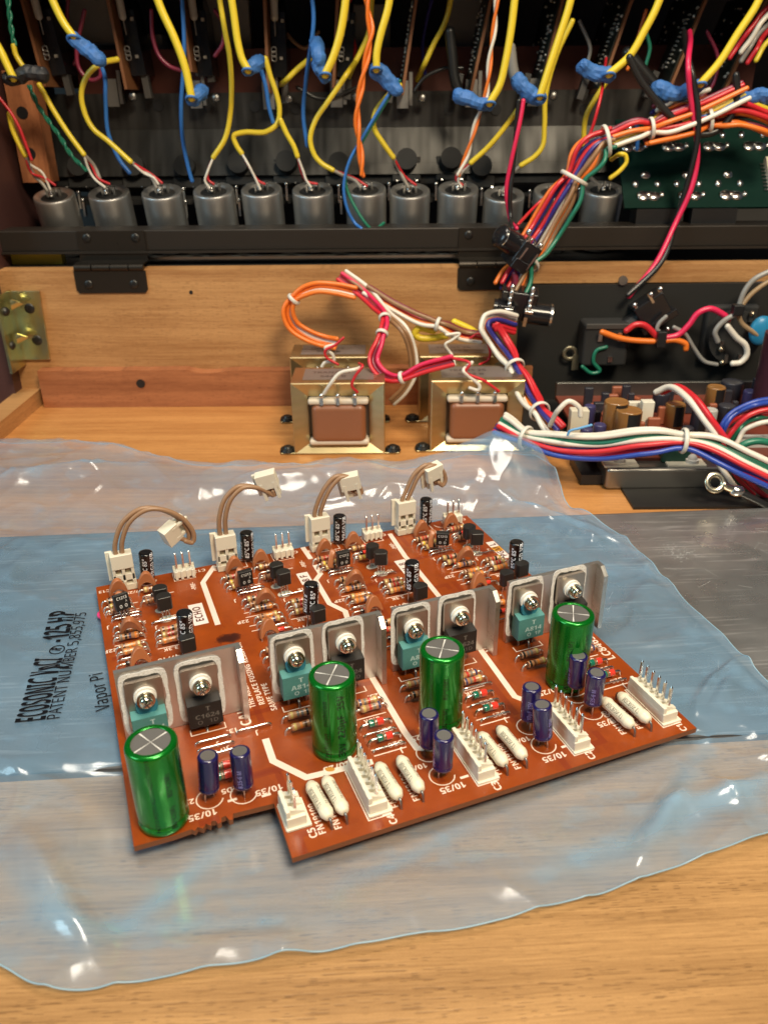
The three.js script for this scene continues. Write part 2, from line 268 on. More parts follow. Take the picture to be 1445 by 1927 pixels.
function ringShape(w, h, inset, ragged) {           // smear of white heat paste left round a mica washer
  const pts = [], inner = [], N = 72;
  for (let k = 0; k < N; k++) {
    const a = k / N * Math.PI * 2, c = Math.cos(a), s = Math.sin(a), q = Math.pow(Math.pow(Math.abs(c), 8) + Math.pow(Math.abs(s), 8), -1 / 8);
    const j = 0.25 * (vn(k / 2, ragged, 91) - 0.5), m = inset * (0.75 + 0.7 * vn(k / 3, ragged + 5, 92));
    pts.push([(w / 2 + j) * c * q, (h / 2 + j) * s * q]); inner.push(new THREE.Vector2((w / 2 - m) * c * q, (h / 2 - m) * s * q));
  }
  return extrude(pts, 0.14, 0, [new THREE.Path(inner)]);
}
const markTex = (bg, ink, rows) => canvasTex(256, 256, (g, w, h) => {
  g.fillStyle = bg; g.fillRect(0, 0, w, h);
  for (let k = 0; k < 300; k++) { g.fillStyle = `rgba(${rnd() < 0.5 ? '0,0,0' : '255,255,255'},0.04)`; g.fillRect(rnd(0, w), rnd(0, h), rnd(2, 14), rnd(2, 9)); }
  g.fillStyle = ink; g.textAlign = 'center';
  for (const [s, x, y, size] of rows) { g.font = `${size > 60 ? 'bold ' : ''}${size}px sans-serif`; g.fillText(s, x, y); }
});
const tealMark = M(0xffffff, 0.6, 0, { map: markTex('#4f8b88', '#b4d2d0', [['T', 150, 80, 76], ['A814', 150, 160, 74], ['O  1F', 160, 226, 62]]) });
const darkMark = M(0xffffff, 0.55, 0, { map: markTex('#1d1b19', '#6b6862', [['T', 150, 80, 70], ['C1624', 140, 160, 68], ['O   1D', 140, 226, 60]]) });
const teal = M([0.075, 0.25, 0.24], 0.6), darkBody = M([0.014, 0.012, 0.011], 0.55);
const tabMat = M([0.42, 0.36, 0.31], 0.36, 0.9), legMat = M([0.36, 0.33, 0.3], 0.38, 1), goldScrew = M([0.74, 0.71, 0.58], 0.2, 1), nylon = M([0.8, 0.78, 0.72], 0.5);
const bodyShape = (w, h, d) => { const g = box(w, h, d, 0, h / 2, d / 2 + 0.4); const p = g.attributes.position; for (let i = 0; i < p.count; i++) if (p.getZ(i) > d / 2 && p.getY(i) > h / 2) p.setY(i, p.getY(i) - 0.9); g.computeVertexNormals(); return g; };
const screwHead = (r) => [...[lathe([[0, 1.7], [r * 0.55, 1.62], [r * 0.88, 1.25], [r, 0.7], [r, 0.1], [r * 0.9, 0]], 24)].map((g) => g.rotateX(Math.PI / 2)), cylZ(r * 1.35, 0.5, 0, 0, -0.25, 22), mv(new THREE.TorusGeometry(r * 1.15, 0.35, 8, 22), 0, 0, -0.75)];
const crossCut = (r, z) => [box(r * 1.2, r * 0.24, 0.5, 0, 0, z), box(r * 0.24, r * 1.2, 0.5, 0, 0, z)];
const sinkGeo = geo([
  box(33.6, 22.6, 1.5, 16.8, 11.3, 0), extrude([[0.75, 0], [5.2, 0], [5.2, 20], [2.6, 22.6], [0.75, 22.6]], 1.5).rotateY(-Math.PI / 2).translate(33.6, 0, 0),
].map((g) => g));
function powerTransistor(i, u, kind, h) {
  const mat = kind === 'teal' ? teal : darkBody, o = put(part(kind + '_power_transistor', [bodyShape(9.2, 8.6, 4)], mat, board), u, 54.1, h);
  part('marking', box(9, 7.5, 0.02, 0, 3.8, 4.42), kind === 'teal' ? tealMark : darkMark, o);
  part('tab', extrude([[-4.9, 7.5], [4.9, 7.5], [4.9, 17], [4.4, 17.5], [-4.4, 17.5], [-4.9, 17]], 1.2), tabMat, o);
  part('heat_paste', mv(ringShape(12.8, 20.6, 1.15, i * 7 + (kind === 'teal' ? 0 : 3)), 0, 9, -0.62), paste, o);
  for (const x of [-2.6, 0, 2.6]) part('leg', [box(1.1, 2.2, 0.5, x, -0.8, 1.8 + (x ? 0 : 0.6)), tube([[x, -1.6, 1.8 + (x ? 0 : 0.6)], [x, -2.2, 2.1 + (x ? -0.3 : 1.6)], [x, -h - 0.4, 2 + (x ? -0.5 : 2.2)]], 0.42, 10, 6)], legMat, o);
  const w = part('washer', [cylZ(3, 0.8, 0, 12.6, 1.6, 28), cylZ(2.4, 1.2, 0, 12.6, 2.3, 24)], nylon, o);
  const s = part('screw', screwHead(1.8).map((g) => mv(g, 0, 12.6, 3.8)), goldScrew, o);
  part('screw_slot', crossCut(1.8, 5.4).map((g) => g.rotateZ(0.5 + i).translate(0, 12.6, 0)), dullSteel, o);
  if (kind === 'teal') part('collar', [cylZ(2.9, 1.1, 0, 10.2, 2.3, 22)], M([0.03, 0.2, 0.28], 0.5), o);
  return w;
}
[[2.1, [8.9, 23.6]], [43.8, [50.2, 65.6]], [81.2, [86.9, 102.2]], [120.3, [126.2, 142]]].forEach(([u, ts], i) => {
  put(mesh('heat_sink', sinkGeo, sinkMat, board), u, 55.6, 0.1);
  powerTransistor(i, ts[0], 'teal', 3.9 - (i ? 0 : 1.6)); powerTransistor(i, ts[1], 'black', i ? 4.4 : 2.2);
});

// ---- pin headers ----
const pinMat = tin;
const headerGeo = (n) => geo([rbox(5, 3.4, n * 2.6 + 0.6, 0, 1.7, 0, 0.3), rbox(1.1, 5.4, n * 2.6, -1.9, 2.7, 0, 0.25), ...Array.from({ length: n }, (_, k) => extrude([[-2.4, 3.3], [2.2, 3.3], [2.2, 3.9], [-1.4, 5.2], [-2.4, 5.2]], 1.3, 0.08).translate(0, 0, (k - (n - 1) / 2) * 2.54 - 0.65)), box(6.2, 0.5, n * 2.6 + 1.4, 0.4, 0.25, 0.3)]);
const header6 = headerGeo(6), header3 = headerGeo(3);
const pinGeo = geo([box(0.64, 11.4, 0.64, 0, 5.2, 0), mv(new THREE.ConeGeometry(0.45, 0.7, 4).rotateY(Math.PI / 4), 0, 11.25, 0)]);
[[37.3, 12.2, 3], [57, 12.8, 6], [86.6, 12.5, 6], [115.4, 12.4, 6], [144.4, 12.6, 6]].forEach(([u, v, n]) => {
  const o = put(mesh('pin_header', n === 6 ? header6 : header3, ivory, board), u, v, 0.1);
  for (let k = 0; k < n; k++) mesh('pin', pinGeo, pinMat, o).position.set(0.1 * S, 0, (k - (n - 1) / 2) * 2.54 * S);
});
const rearGeo = geo([rbox(7.8, 3, 3, 0, 2.1, 0, 0.25), rbox(7.8, 4.4, 1, 0, 2.4, -1.4, 0.2), ...[-3, -1, 1, 3].map((x) => rbox(1, 3.4, 1.2, x, 1.9, 1.5, 0.2))]);
[[31.2, 136], [68.9, 136.4], [105.8, 137], [141.4, 137]].forEach(([u, v]) => {
  const o = put(mesh('rear_pin_header', rearGeo, ivory, board), u, v, 0.1);
  for (const x of [-2.5, 0, 2.5]) mesh('pin', pinGeo, pinMat, o).position.set(x * S, -0.7 * S, 0);
});
const sockGeo = geo([rbox(8, 2.6, 4.2, 0, 1.3, 0, 0.3), rbox(1.1, 3.6, 4, -3.2, 2.4, 0, 0.2), rbox(1.1, 3.6, 4, 0, 2.4, 0.4, 0.2), rbox(1.1, 3.6, 4, 3.2, 2.4, 0, 0.2)]);
[[10.2, 136.2], [47.3, 136.2], [84, 137], [120, 136.8]].forEach(([u, v]) => put(mesh('jumper_socket', sockGeo, ivoryDull, board), u, v, 0.1));

// ---- cream fusible resistors ----
const fuseTex = canvasTex(512, 256, (g, w, h) => { g.fillStyle = '#e6dcc4'; g.fillRect(0, 0, w, h); g.fillStyle = '#6f685a'; g.save(); for (const y of [48, 112, 176, 240]) { g.save(); g.translate(120, y); g.font = 'bold 46px serif'; g.fillText('MICRON 17', 0, 0); g.restore(); } g.restore(); });
const fuseMat = M(0xffffff, 0.42, 0, { map: fuseTex });
const fuseGeo = geo((() => { const g = lathe([[0, 0], [0.8, 0], [1.2, 0.4], [1.75, 1.7], [1.8, 2.2], [1.7, 3], [1.66, 6], [1.7, 9.7], [1.8, 10.5], [1.75, 11], [1.2, 12.3], [0.8, 12.7], [0, 12.7]], 20); const u = byHeight(g, 12.7).attributes.uv; for (let i = 0; i < u.count; i++) { const a = u.getX(i), b = u.getY(i); u.setXY(i, b, a); } return g.rotateX(Math.PI / 2); })());
[[43.6, 18.2, -0.09], [47.8, 18.4, -0.07], [61.9, 17.8, -0.06], [68, 17.9, -0.05], [91.7, 17.9, -0.06], [97.6, 18.2, -0.06], [131, 17.4, -0.06], [136.6, 17.5, -0.06]].forEach(([u, v, a]) => {
  const o = put(mesh('fusible_resistor', fuseGeo, fuseMat, board), u, v, 2.7, -a);
  for (const [z, d] of [[12.6, 1], [0.1, -1]]) part('lead', tube([[0, 0, z], [0, 0, z + d * 0.6], [0, -0.8, z + d * 1.1], [0.1, -2.8, z + d * 1.2]], 0.33, 10, 6), dullSteel, o);
});

// ---- colour-ringed resistors, diodes, wire links ----
const skin = [[0.44, 0.2, 0.085], [0.4, 0.2, 0.1], [0.47, 0.23, 0.1]];
const ringC = { k: [0.01, 0.01, 0.01], n: [0.12, 0.04, 0.015], r: [0.5, 0.03, 0.02], o: [0.75, 0.22, 0.03], y: [0.7, 0.5, 0.05], v: [0.1, 0.03, 0.2], g: [0.2, 0.17, 0.14], w: [0.8, 0.8, 0.78], d: [0.55, 0.4, 0.12], b: [0.05, 0.045, 0.12] };
const rodGeo = (code, tone) => once('rod' + code + tone, () => {
  const prof = [[0, 1], [0.12, 1.12], [0.2, 1.1], [0.27, 0.96], [0.5, 0.93], [0.73, 0.96], [0.8, 1.1], [0.88, 1.12], [1, 1]], R = (t) => { for (let i = 1; i < prof.length; i++) if (t <= prof[i][0]) { const a = prof[i - 1], b = prof[i]; return a[1] + (b[1] - a[1]) * (t - a[0]) / (b[0] - a[0]); } return 1; };
  const stops = [[0, 0]], cols = [skin[tone]]; const at = [0.13, 0.36, 0.56, 0.84];
  const push = (t, r, c) => { stops.push([r, t * 6.4 - 3.2]); cols.push(c); };
  push(0, 0.75, skin[tone]); push(0.03, 1.0, skin[tone]);
  [...code].forEach((ch, i) => { const a = at[i] - 0.055, b = at[i] + 0.055; push(a, R(a), skin[tone]); push(a, R(a), ringC[ch]); push(b, R(b), ringC[ch]); push(b, R(b), skin[tone]); push((b + 0.04), R(b + 0.04), skin[tone]); });
  push(0.97, 1, skin[tone]); push(1, 0.75, skin[tone]); push(1, 0, skin[tone]);
  stops.sort(() => 0);
  const n = 14, g = lathe(stops, n), c = new Float32Array(g.attributes.position.count * 3);
  for (let i = 0; i < g.attributes.position.count; i++) c.set(cols[i % stops.length], i * 3);
  g.setAttribute('color', new THREE.BufferAttribute(c, 3));
  return geo(g.rotateZ(Math.PI / 2));
});
const rodMat = M(0xffffff, 0.3, 0, { vertexColors: true, clearcoat: 0.6, clearcoatRoughness: 0.2 });
const hoop = (half, span, h) => once('hoop' + [half, span, h], () => geo([-1, 1].map((s) => tube([[s * half, 0, 0], [s * (half + (span - half) * 0.45), 0.1, 0], [s * (span - 0.3), -0.35 * h, 0], [s * span, -h - 0.3, 0]], 0.36, 12, 6))));
const leadMat = M([0.74, 0.7, 0.63], 0.3, 0.9);
function resistor(u, v, code, span = 5, h = 1.9, turn = 0) {
  const o = put(mesh('resistor', rodGeo(code, Math.floor(rnd(0, 3))), rodMat, board), u, v, h, turn + (rnd() < 0.5 ? Math.PI : 0) + rnd(-0.03, 0.03));
  mesh('lead', hoop(3.1, span, h), leadMat, o);
}
const glassMat = M(0xffffff, 0.15, 0, { vertexColors: true, clearcoat: 1, clearcoatRoughness: 0.05 });
function rodOf(list, n = 16) { const pts = [], cols = []; for (const [x, r, c] of list) { pts.push([r, x]); cols.push(c); } const g = lathe(pts, n), c = new Float32Array(g.attributes.position.count * 3); for (let i = 0; i < g.attributes.position.count; i++) c.set(cols[i % pts.length], i * 3); g.setAttribute('color', new THREE.BufferAttribute(c, 3)); return geo(g.rotateZ(-Math.PI / 2)); }
const G = [0.01, 0.16, 0.1], D = [0.12, 0.09, 0.06], Rr = [0.75, 0.05, 0.03], K = [0.01, 0.01, 0.01];
const zenerGeo = rodOf([[-2.2, 0, G], [-2.2, 0.9, G], [-2, 1.1, G], [-0.7, 1.1, G], [-0.7, 1.05, D], [-0.3, 1, [0.3, 0.15, 0.06]], [0, 1.05, D], [0.25, 1.1, D], [0.25, 1.1, Rr], [2, 1.1, Rr], [2.2, 0.9, Rr], [2.2, 0, Rr]]);
const diodeGeo = rodOf([[-1.7, 0, K], [-1.7, 0.65, K], [-1.55, 0.8, K], [-0.5, 0.8, K], [-0.5, 0.75, Rr], [1.5, 0.75, Rr], [1.7, 0.6, Rr], [1.7, 0, Rr]]);
function diode(u, v, zener, turn = 0, span = 4.8) { const o = put(mesh(zener ? 'zener_diode' : 'diode', zener ? zenerGeo : diodeGeo, glassMat, board), u, v, zener ? 2 : 1.4, turn); part('lead', [-1, 1].map((s) => tube([[s * 1.6, 0, 0], [s * 2.8, 0.05, 0], [s * (span - 0.6), -0.3, 0], [s * span, -2.4, 0]], zener ? 0.42 : 0.28, 12, 7)), zener ? tin : leadMat, o); }
const linkGeo = (l) => once('link' + l, () => geo(tube([[-l / 2, -0.4, 0], [-l / 2, 0.5, 0], [-l / 2 + 0.5, 1, 0], [0, 1.1, 0], [l / 2 - 0.5, 1, 0], [l / 2, 0.5, 0], [l / 2, -0.4, 0]], 0.32, 26, 7)));
const link = (u, v, l = 9.6, turn = 0) => put(mesh('wire_link', linkGeo(l), tin, board), u, v, 0, turn);

const ceramicGeo = geo((() => { const s = new THREE.Shape(); s.moveTo(-2.9, 0); s.quadraticCurveTo(-2.7, 2, -1.9, 3.4); s.quadraticCurveTo(-0.9, 5.6, 0.2, 5.6); s.quadraticCurveTo(1.3, 5.5, 1.9, 3.6); s.quadraticCurveTo(2.7, 2.2, 3, 0.1); s.quadraticCurveTo(2.4, 0.1, 2.2, 0.7); s.quadraticCurveTo(1.2, 2.2, 0, 2.2); s.quadraticCurveTo(-1.3, 2.2, -2.2, 0.6); s.quadraticCurveTo(-2.5, 0, -2.9, 0); return new THREE.ExtrudeGeometry(s, { depth: 0.7, bevelEnabled: true, bevelSize: 0.35, bevelThickness: 0.75, bevelSegments: 4, curveSegments: 8 }).translate(0, 0, -0.35); })());
const ceramicMat = M([0.42, 0.145, 0.055], 0.36, 0, { clearcoat: 0.3, clearcoatRoughness: 0.3 });
function ceramic(u, v, h, turn, sc = 1, lean = 0) { const o = put(mesh('ceramic_capacitor', ceramicGeo, ceramicMat, board), u, v, h); o.rotation.set(lean, turn, 0, 'YXZ'); o.scale.setScalar(sc); part('lead', [-2.6, 2.6].map((x) => cyl(0.25, 0.25, h / sc + 0.8, x, -h / sc - 0.4, 0, 6)), leadMat, o); }

const to92 = geo((() => { const s = new THREE.Shape(); s.absarc(0, 0, 2.4, -0.65, Math.PI + 0.65); return new THREE.ExtrudeGeometry(s, { depth: 4.7, bevelEnabled: true, bevelSize: 0.12, bevelThickness: 0.12, bevelSegments: 1, curveSegments: 20 }).rotateX(-Math.PI / 2); })());
const to92pad = geo(cyl(2.6, 2.6, 0.25, 0, 0, 0, 24).scale(1, 1, 0.7)), plastic = M([0.018, 0.017, 0.016], 0.38);
function smallTransistor(u, v, h, turn, pad = true) {
  const o = put(mesh('small_transistor', to92, plastic, board), u, v, h, turn);
  part('leg', [-1.27, 0, 1.27].map((x) => tube([[x * 0.8, 0.2, 0.2], [x * 0.9, -h * 0.5, 0], [x * 1.2, -h - 0.2, 0]], 0.26, 6, 6)), tin, o);
  if (pad) mesh('pad', to92pad, ivory, o).position.y = -h * S;
}
const flatMark = M(0xffffff, 0.5, 0, { map: markTex('#141313', '#cfcfcc', [['C1213', 128, 78, 72], ['A', 200, 140, 54], ['O  O', 128, 224, 78]]) });
function flatTransistor(u, v, turn, lean = 0) {
  const o = put(part('flat_transistor', rbox(5, 5.6, 2.2, 0, 2.8, 0, 0.25), plastic, board), u, v, 4.1, turn); o.rotation.set(lean, turn, 0, 'YXZ');
  part('marking', box(4.6, 5.1, 0.02, 0, 2.8, 1.11), flatMark, o);
  part('leg', [-1.3, 0, 1.3].map((x) => tube([[x, 0.1, 0], [x, -2, 0], [x, -4.4, 0]], 0.28, 6, 6)), tin, o);
}
chan.forEach((c, i) => {
  const up = [6, 47.6, 82.6, 123.4][i], m = [8.1, 51.2, 85.3, 126.2][i], lo = [8.1, 53, 85.5, 129.6][i], r = [20.8, 65, 99.6, 140.9][i], t = [18.8, 60.6, 97.4, 139.6][i];
  resistor(up, 126.4, 'drrk'); resistor(up + 0.4, 122.4, 'dony'); resistor(up + 0.8, 119.6, 'dnkn');
  ceramic(up + 1.2, 131.4, 1.6, 0.1, 1, 0.1); ceramic(up + 0.6, 121, 2.6, 1.1, 0.95, 0.15);
  flatTransistor([7.9, 49.8, 86.2, 126.6][i], 115.6, [0.3, 0.15, 0.05, -0.5][i], [-0.3, -0.05, 0, 0.1][i]);
  link(m + 0.4, 117.2); link(m + 0.2, 115.2);
  resistor(m + 0.3, 109.2, 'dkrk'); resistor(m + 0.5, 105.6, 'dnon'); if (i === 3) diode(m + 0.6, 105.4, false); resistor(lo - 0.2, 102.4, 'gkbo'); ceramic(lo + 0.8, 103.8, 3.2, -0.15, 1.05, 0.35);
  resistor(lo, 96.9, 'doon'); resistor(lo + 0.2, 94, 'dboo'); link(lo + 0.2, 91.4, 10); diode(lo + (i % 2 ? 1.4 : -1), 88.2, false); ceramic(lo + (i % 2 ? -2.4 : 1.6), 86.6, 1.2, 0.12, 1, -0.2);
  resistor(t, 129.2, 'dnnr'); diode(t + 0.6, 125.8, false); link(t - 0.2, 124, 8); ceramic(t - 1.6, 131.8, 1.8, -0.1, 1, 0); resistor(t - 0.2, 121.4, 'dyon');
  smallTransistor([20.5, 61.4, 98.1, 138.4][i], 116.6, 4.4, i * 0.12); smallTransistor([21, 62.3, 99.1, 138.6][i], 110.4, 4.6, [0.05, 0.1, -0.35, -0.3][i]);
  link(r - 0.2, 108.4, 9.4); resistor(r + 0.2, 101.6, 'dkrn'); resistor(r + 0.2, 98.6, 'drrw'); resistor(r - 0.2, 95.4, 'dooo');
  smallTransistor([24.4, 66.8, 103.4, 143][i], 84.4, 4.2, 0.1, false); if (i === 3) smallTransistor(136, 82.6, 3, 0.1, false);
  const left = [null, 48.6, 84.6, 123.4][i], q = [null, 67.8, 100.2, 140][i];
  resistor(c + 9, 78, 'dkrk'); resistor(c + 9, 74, 'drro'); diode(c + 9, 70, false); link(c + 9, 66); resistor(c + 28, 79, 'dnkr'); resistor(c + 28, 75, 'dbgo'); diode(c + 28, 71.4, false);
  if (!q) return;
  resistor(left, 45.2, 'kggd'); resistor(left - 0.4, 40.4, 'knod');
  resistor(q + 0.6, 43, 'bgrd'); resistor(q + 0.7, 40.2, 'bgrd'); diode(q - 0.4, 33.6, true); diode(q - 0.2, 27.4, true); if (i === 2) link(q + 1.4, 38.2, 9.4); link(q - 0.2, 30.8, 9.2); link(q, 24.5, 9.2);
});
link(24.2, 45.2, 9.6); link(24.4, 42.3, 9.8); link(26, 39.4, 9.6); link(35.6, 45.6, 9.8); diode(24.4, 33.2, true); diode(24, 29.8, true);
for (const [u, v] of [[103, 57], [61, 84.6]]) put(part('black_link_bar', rbox(9, 1.6, 1.4, 0, 1.2, 0, 0.3), black, board), u, v);
part('solder_joint', Array.from({ length: 150 }, () => mv(new THREE.ConeGeometry(0.8, 1.5, 6).rotateX(Math.PI), Math.floor(rnd(2, 74)) * 2 + 1, -2.2, -Math.floor(rnd(9, 69)) * 2 - 1)), tin, board, 'stuff');

// ---- jumper leads of two brown wires, plugged into the rear sockets ----
const plugGeo = geo([rbox(7.6, 10.6, 1, 0, 8.6, -2.1, 0.2), rbox(7.6, 5.6, 4.2, 0, 11.2, 0, 0.25), rbox(1.1, 10.6, 3.6, -3.2, 8.6, 0, 0.2), rbox(1.1, 10.6, 3.6, 3.2, 8.6, 0, 0.2), rbox(1.2, 9, 3.6, 0, 7.8, 0, 0.2), rbox(7.6, 2.6, 3.6, 0, 4.8, 0, 0.2), rbox(2.4, 11.6, 1.2, -4, 8.4, -2.2, 0.2)]);
const freeGeo = geo([rbox(7.6, 6.2, 4.2, 0, 0, 0, 0.25), rbox(6.4, 5, 2, 0, -4.8, -0.8, 0.2), rbox(1.2, 7.4, 1.2, -2.4, -4, 1.6, 0.2), rbox(1.2, 7.4, 1.2, 2.4, -4, 1.6, 0.2), rbox(2, 9.4, 1, -4.2, -2, -1.4, 0.2)]);
const jumperLabel = ['leftmost brown wired jumper lead, its loose white plug hanging low before the blue bag', 'second brown jumper lead from the left, its loose plug standing up at the wire end', 'third brown jumper lead from the left, loose plug tilted back over the bag', 'rightmost brown jumper lead near the rear corner, wires bent in a tight hook'];
const contact = M([0.3, 0.27, 0.2], 0.35, 1);
[
  [10.2, 136.2, [[9.8,15.3,136],[10.5,19.3,136],[14.1,26.2,136],[20.4,29.8,136],[26.3,28.7,136],[32.4,24,136],[35.4,17.7,136],[34.7,14.2,136],[32.4,15.3,136]], [0.2, 0, 2.6]],
  [47.3, 136.2, [[46.8,15.4,136],[47.2,21.4,136],[50.1,28.6,136],[55,32.2,136],[60.3,31.2,136],[64,28.8,136],[66.1,27.2,136],[65.8,29.2,136]], [0, 0, -0.25]],
  [84, 137, [[83.4,14.5,137],[84.2,18.1,137],[88,25.5,137],[92.3,29.3,137],[96.4,28.6,137],[99.6,24.7,137],[100.4,21.4,137],[98.6,22.3,137]], [0.1, 0, -0.15]],
  [120, 136.8, [[119.6,13.7,137],[121.5,18.2,137],[125.3,25.2,137],[130.3,27.9,137],[134.6,25.6,137],[136.3,20.7,137],[135.1,18.7,137],[133.4,20.3,137]], [0.1, 0, -0.1]],
].forEach(([u, v, path, rot], i) => {
  const o = thing('jumper_lead', jumperLabel[i], 'jumper lead', BASE, TURN);
  const p = put(mesh('plug', plugGeo, ivory, o), u, v, 0.6);
  part('contact', [-1.6, 1.6].map((x) => box(1.5, 8, 1, x, 8.6, 0)), contact, p);
  const n = path.length - 1, end = path[n], prev = path[n - 1];
  [-1.15, 1.15].forEach((d, k) => {
    const pts = path.map((q, j) => { const t = j / n; return [q[0] + d * (1 - 0.45 * t), q[1] + (k ? 0 : 0.4), -q[2] + (k ? 1.2 : -0.6) * t]; });
    pts.unshift([u + d, 12, -v]); pts[1][2] = -v;
    part('wire', tube(pts, 0.88, 60, 9), M([0.33, 0.19, 0.105], 0.42), o);
  });
  const f = mesh('free_plug', freeGeo, ivory, o);
  const off = [[-5.5, 3.5], [-1.5, 4.4], [-2.2, 4.6], [-2, 4.6]][i];
  f.position.set((end[0] + off[0] * 0.75) * S, (end[1] + off[1]) * S, (-end[2]) * S); f.rotation.set(0.15, [0.5, -0.3, -0.3, 0.2][i], [1.9, 0.3, 0.25, 0.2][i]); f.scale.setScalar(1);
});

// ================= bench, cabinet and panel =================
const planar = (g, a, b, turn = 0) => { const p = g.attributes.position, u = g.attributes.uv, c = Math.cos(turn), s = Math.sin(turn); for (let i = 0; i < p.count; i++) { const x = p.getComponent(i, a), y = p.getComponent(i, b); u.setXY(i, c * x - s * y, s * x + c * y); } return g; };
struct('table_top', planar(box(900, 18, 420, 0, -9, -30), 0, 2, 0.05), tableWood);
struct('floor', planar(box(520, 16, 260, 20, -8, -370), 0, 2, -0.015), floorWood);
struct('back_wall', planar(box(310, 80, 12, -72, 39.4, -481), 0, 1, 0.01), panelWood);
struct('rear_ledge', planar(box(190, 10, 12, 178, 75, -481), 0, 1), panelWood);
{
  const b = [];                                     // the batten's torn upper edge
  for (let k = 0; k <= 60; k++) { const x = -207 + k * 4.9; b.push([x, 23 - 2.4 * smooth(0.5, 0.85, vn(k / 5, 1, 77)) - 0.4 * vn(k, 2, 78)]); }
  const g = extrude([[-207, 0.1], ...b, [87, 0.1]].reverse(), 8.5); planar(g, 0, 1);
  const o = single('batten', g.translate(0, 0, -474.8), battenWood, 'reddish wooden batten along the foot of the pale back board', 'batten');
  part('screw_hole', [cylZ(2.6, 0.4, -146.5, 14.8, -466.1, 20)], black, o);
}
struct('left_wall', box(14, 300, 150, -229, 128, -540), M([0.075, 0.03, 0.026], 0.5));
{
  const o = single('side_batten', planar(box(13, 9.5, 110, -217, 4.85, -420), 2, 1), panelWood, 'short pale wooden batten running forward along the left side of the floor', 'batten');
}
part('knot_hole', cylZ(1.1, 0.4, -112.3, 66.5, -474.9, 12), black).userData = { label: 'small dark nail hole in the pale back board', category: 'hole' };
{
  const dark = M([0.011, 0.0105, 0.009], 0.65);
  const p = thing('rear_panel', 'black painted metal panel standing behind the populated board at the right', 'panel');
  part('sheet', box(190, 70, 1.5, 172.3, 35, -471), dark, p); part('flange', box(190, 1.5, 60, 172, 0.9, -440), dark, p);
  for (const [x, y] of [[135,72.3,-469],[112.9,30.4,-469],[212.2,43.8,-469]]) part('screw', [cylZ(2.6, 1.6, x, y, -469.6, 16)], dullSteel, p);
}
// metal panel lying under the bag
{
  const t = tex(1024, 512, (i, j) => { const a = fbm(i / 90, j / 60, 101, 4), st = smooth(0.7, 0.78, vn(i / 50 + j / 9, j / 3.5, 102)) * vn(i / 12, j / 12, 103), sm = fbm(i / 26, j / 34, 104, 3); const v = 0.24 + 0.16 * a + 0.12 * sm * sm + 0.22 * st; return [v, v * 0.985, v * 0.97]; }, { sx: 420, sy: 140 });
  const r = tex(512, 256, (i, j) => 0.14 + 0.36 * fbm(i / 16, j / 20, 105, 4), { srgb: false, sx: 420, sy: 140 });
  const m = M(0xffffff, 1, 0.72, { map: t, roughnessMap: r, bumpMap: tex(512, 256, (i, j) => fbm(i / 40, j / 26, 106, 3), { srgb: false, sx: 420, sy: 140 }), bumpScale: 0.0009 });
  const p = thing('metal_sheet', 'scratched dark metal sheet lying flat under the blue bag, bare at the right', 'metal sheet', [2.5, 0, -239], 0.0679);
  const g = new THREE.PlaneGeometry(420, 138, 1, 1).rotateX(-Math.PI / 2).translate(0, 2.2, 0); planar(g, 0, 2);
  part('sheet', g, m, p); part('edge', [box(420, 2.1, 1, 0, 1.1, 69), box(420, 2.1, 1, 0, 1.1, -69), box(1, 2.1, 137, 209.4, 1.1, 0)], M([0.25, 0.25, 0.25], 0.4, 1), p);
  part('scratch', [...Array.from({ length: 55 }, () => box(rnd(1, 9), 0.02, rnd(0.05, 0.14)).rotateY(rnd(-1.2, 1.2)).translate(rnd(60, 180), 2.215, rnd(-66, 60))), ...Array.from({ length: 60 }, () => box(rnd(0.2, 1.2), 0.02, rnd(0.1, 0.4)).rotateY(rnd(0, 3)).translate(116 + rnd(-6, 6) + rnd(-5, 5), 2.217, -34 + rnd(-5, 5) + rnd(-4, 4)))], M([0.5, 0.5, 0.49], 0.5, 0.3), p, 'stuff');
}
// ---- the bag ----
const curve = (pts) => { const c = new THREE.CatmullRomCurve3(pts.map((p) => new THREE.Vector3(p[0], 0, p[1])), false, 'centripetal'); return (t) => c.getPointAt(clamp(t)); };
const Cb = curve([[-245, -408], [-207, -403], [-147, -395], [-87, -370], [-44, -367], [-7, -370], [18, -356], [48, -359], [66, -357], [77, -340]]);
const Cr = curve([[77, -340], [79, -318], [93, -296], [105.5, -238], [115.5, -197], [128, -158]]);
const Cf = curve([[-120, -124], [-81, -108], [-69, -103.4], [-48, -106], [-4, -113], [31, -120], [57, -128], [93, -141], [128, -158]]);
const Cl = curve([[-245, -408], [-190, -270], [-120, -124]]);
const ridge = (x, y, s) => Math.pow(1 - Math.abs(2 * fbm(x, y, s, 2) - 1), 5);
const seg = (x, z, a, b, w, h) => { const dx = b[0] - a[0], dz = b[1] - a[1], t = clamp(((x - a[0]) * dx + (z - a[1]) * dz) / (dx * dx + dz * dz)), d = Math.hypot(x - a[0] - t * dx, z - a[1] - t * dz); return h * Math.exp(-d * d / (w * w)) * (0.4 + 0.6 * Math.sin(Math.PI * clamp(t * 0.9 + 0.05))); };
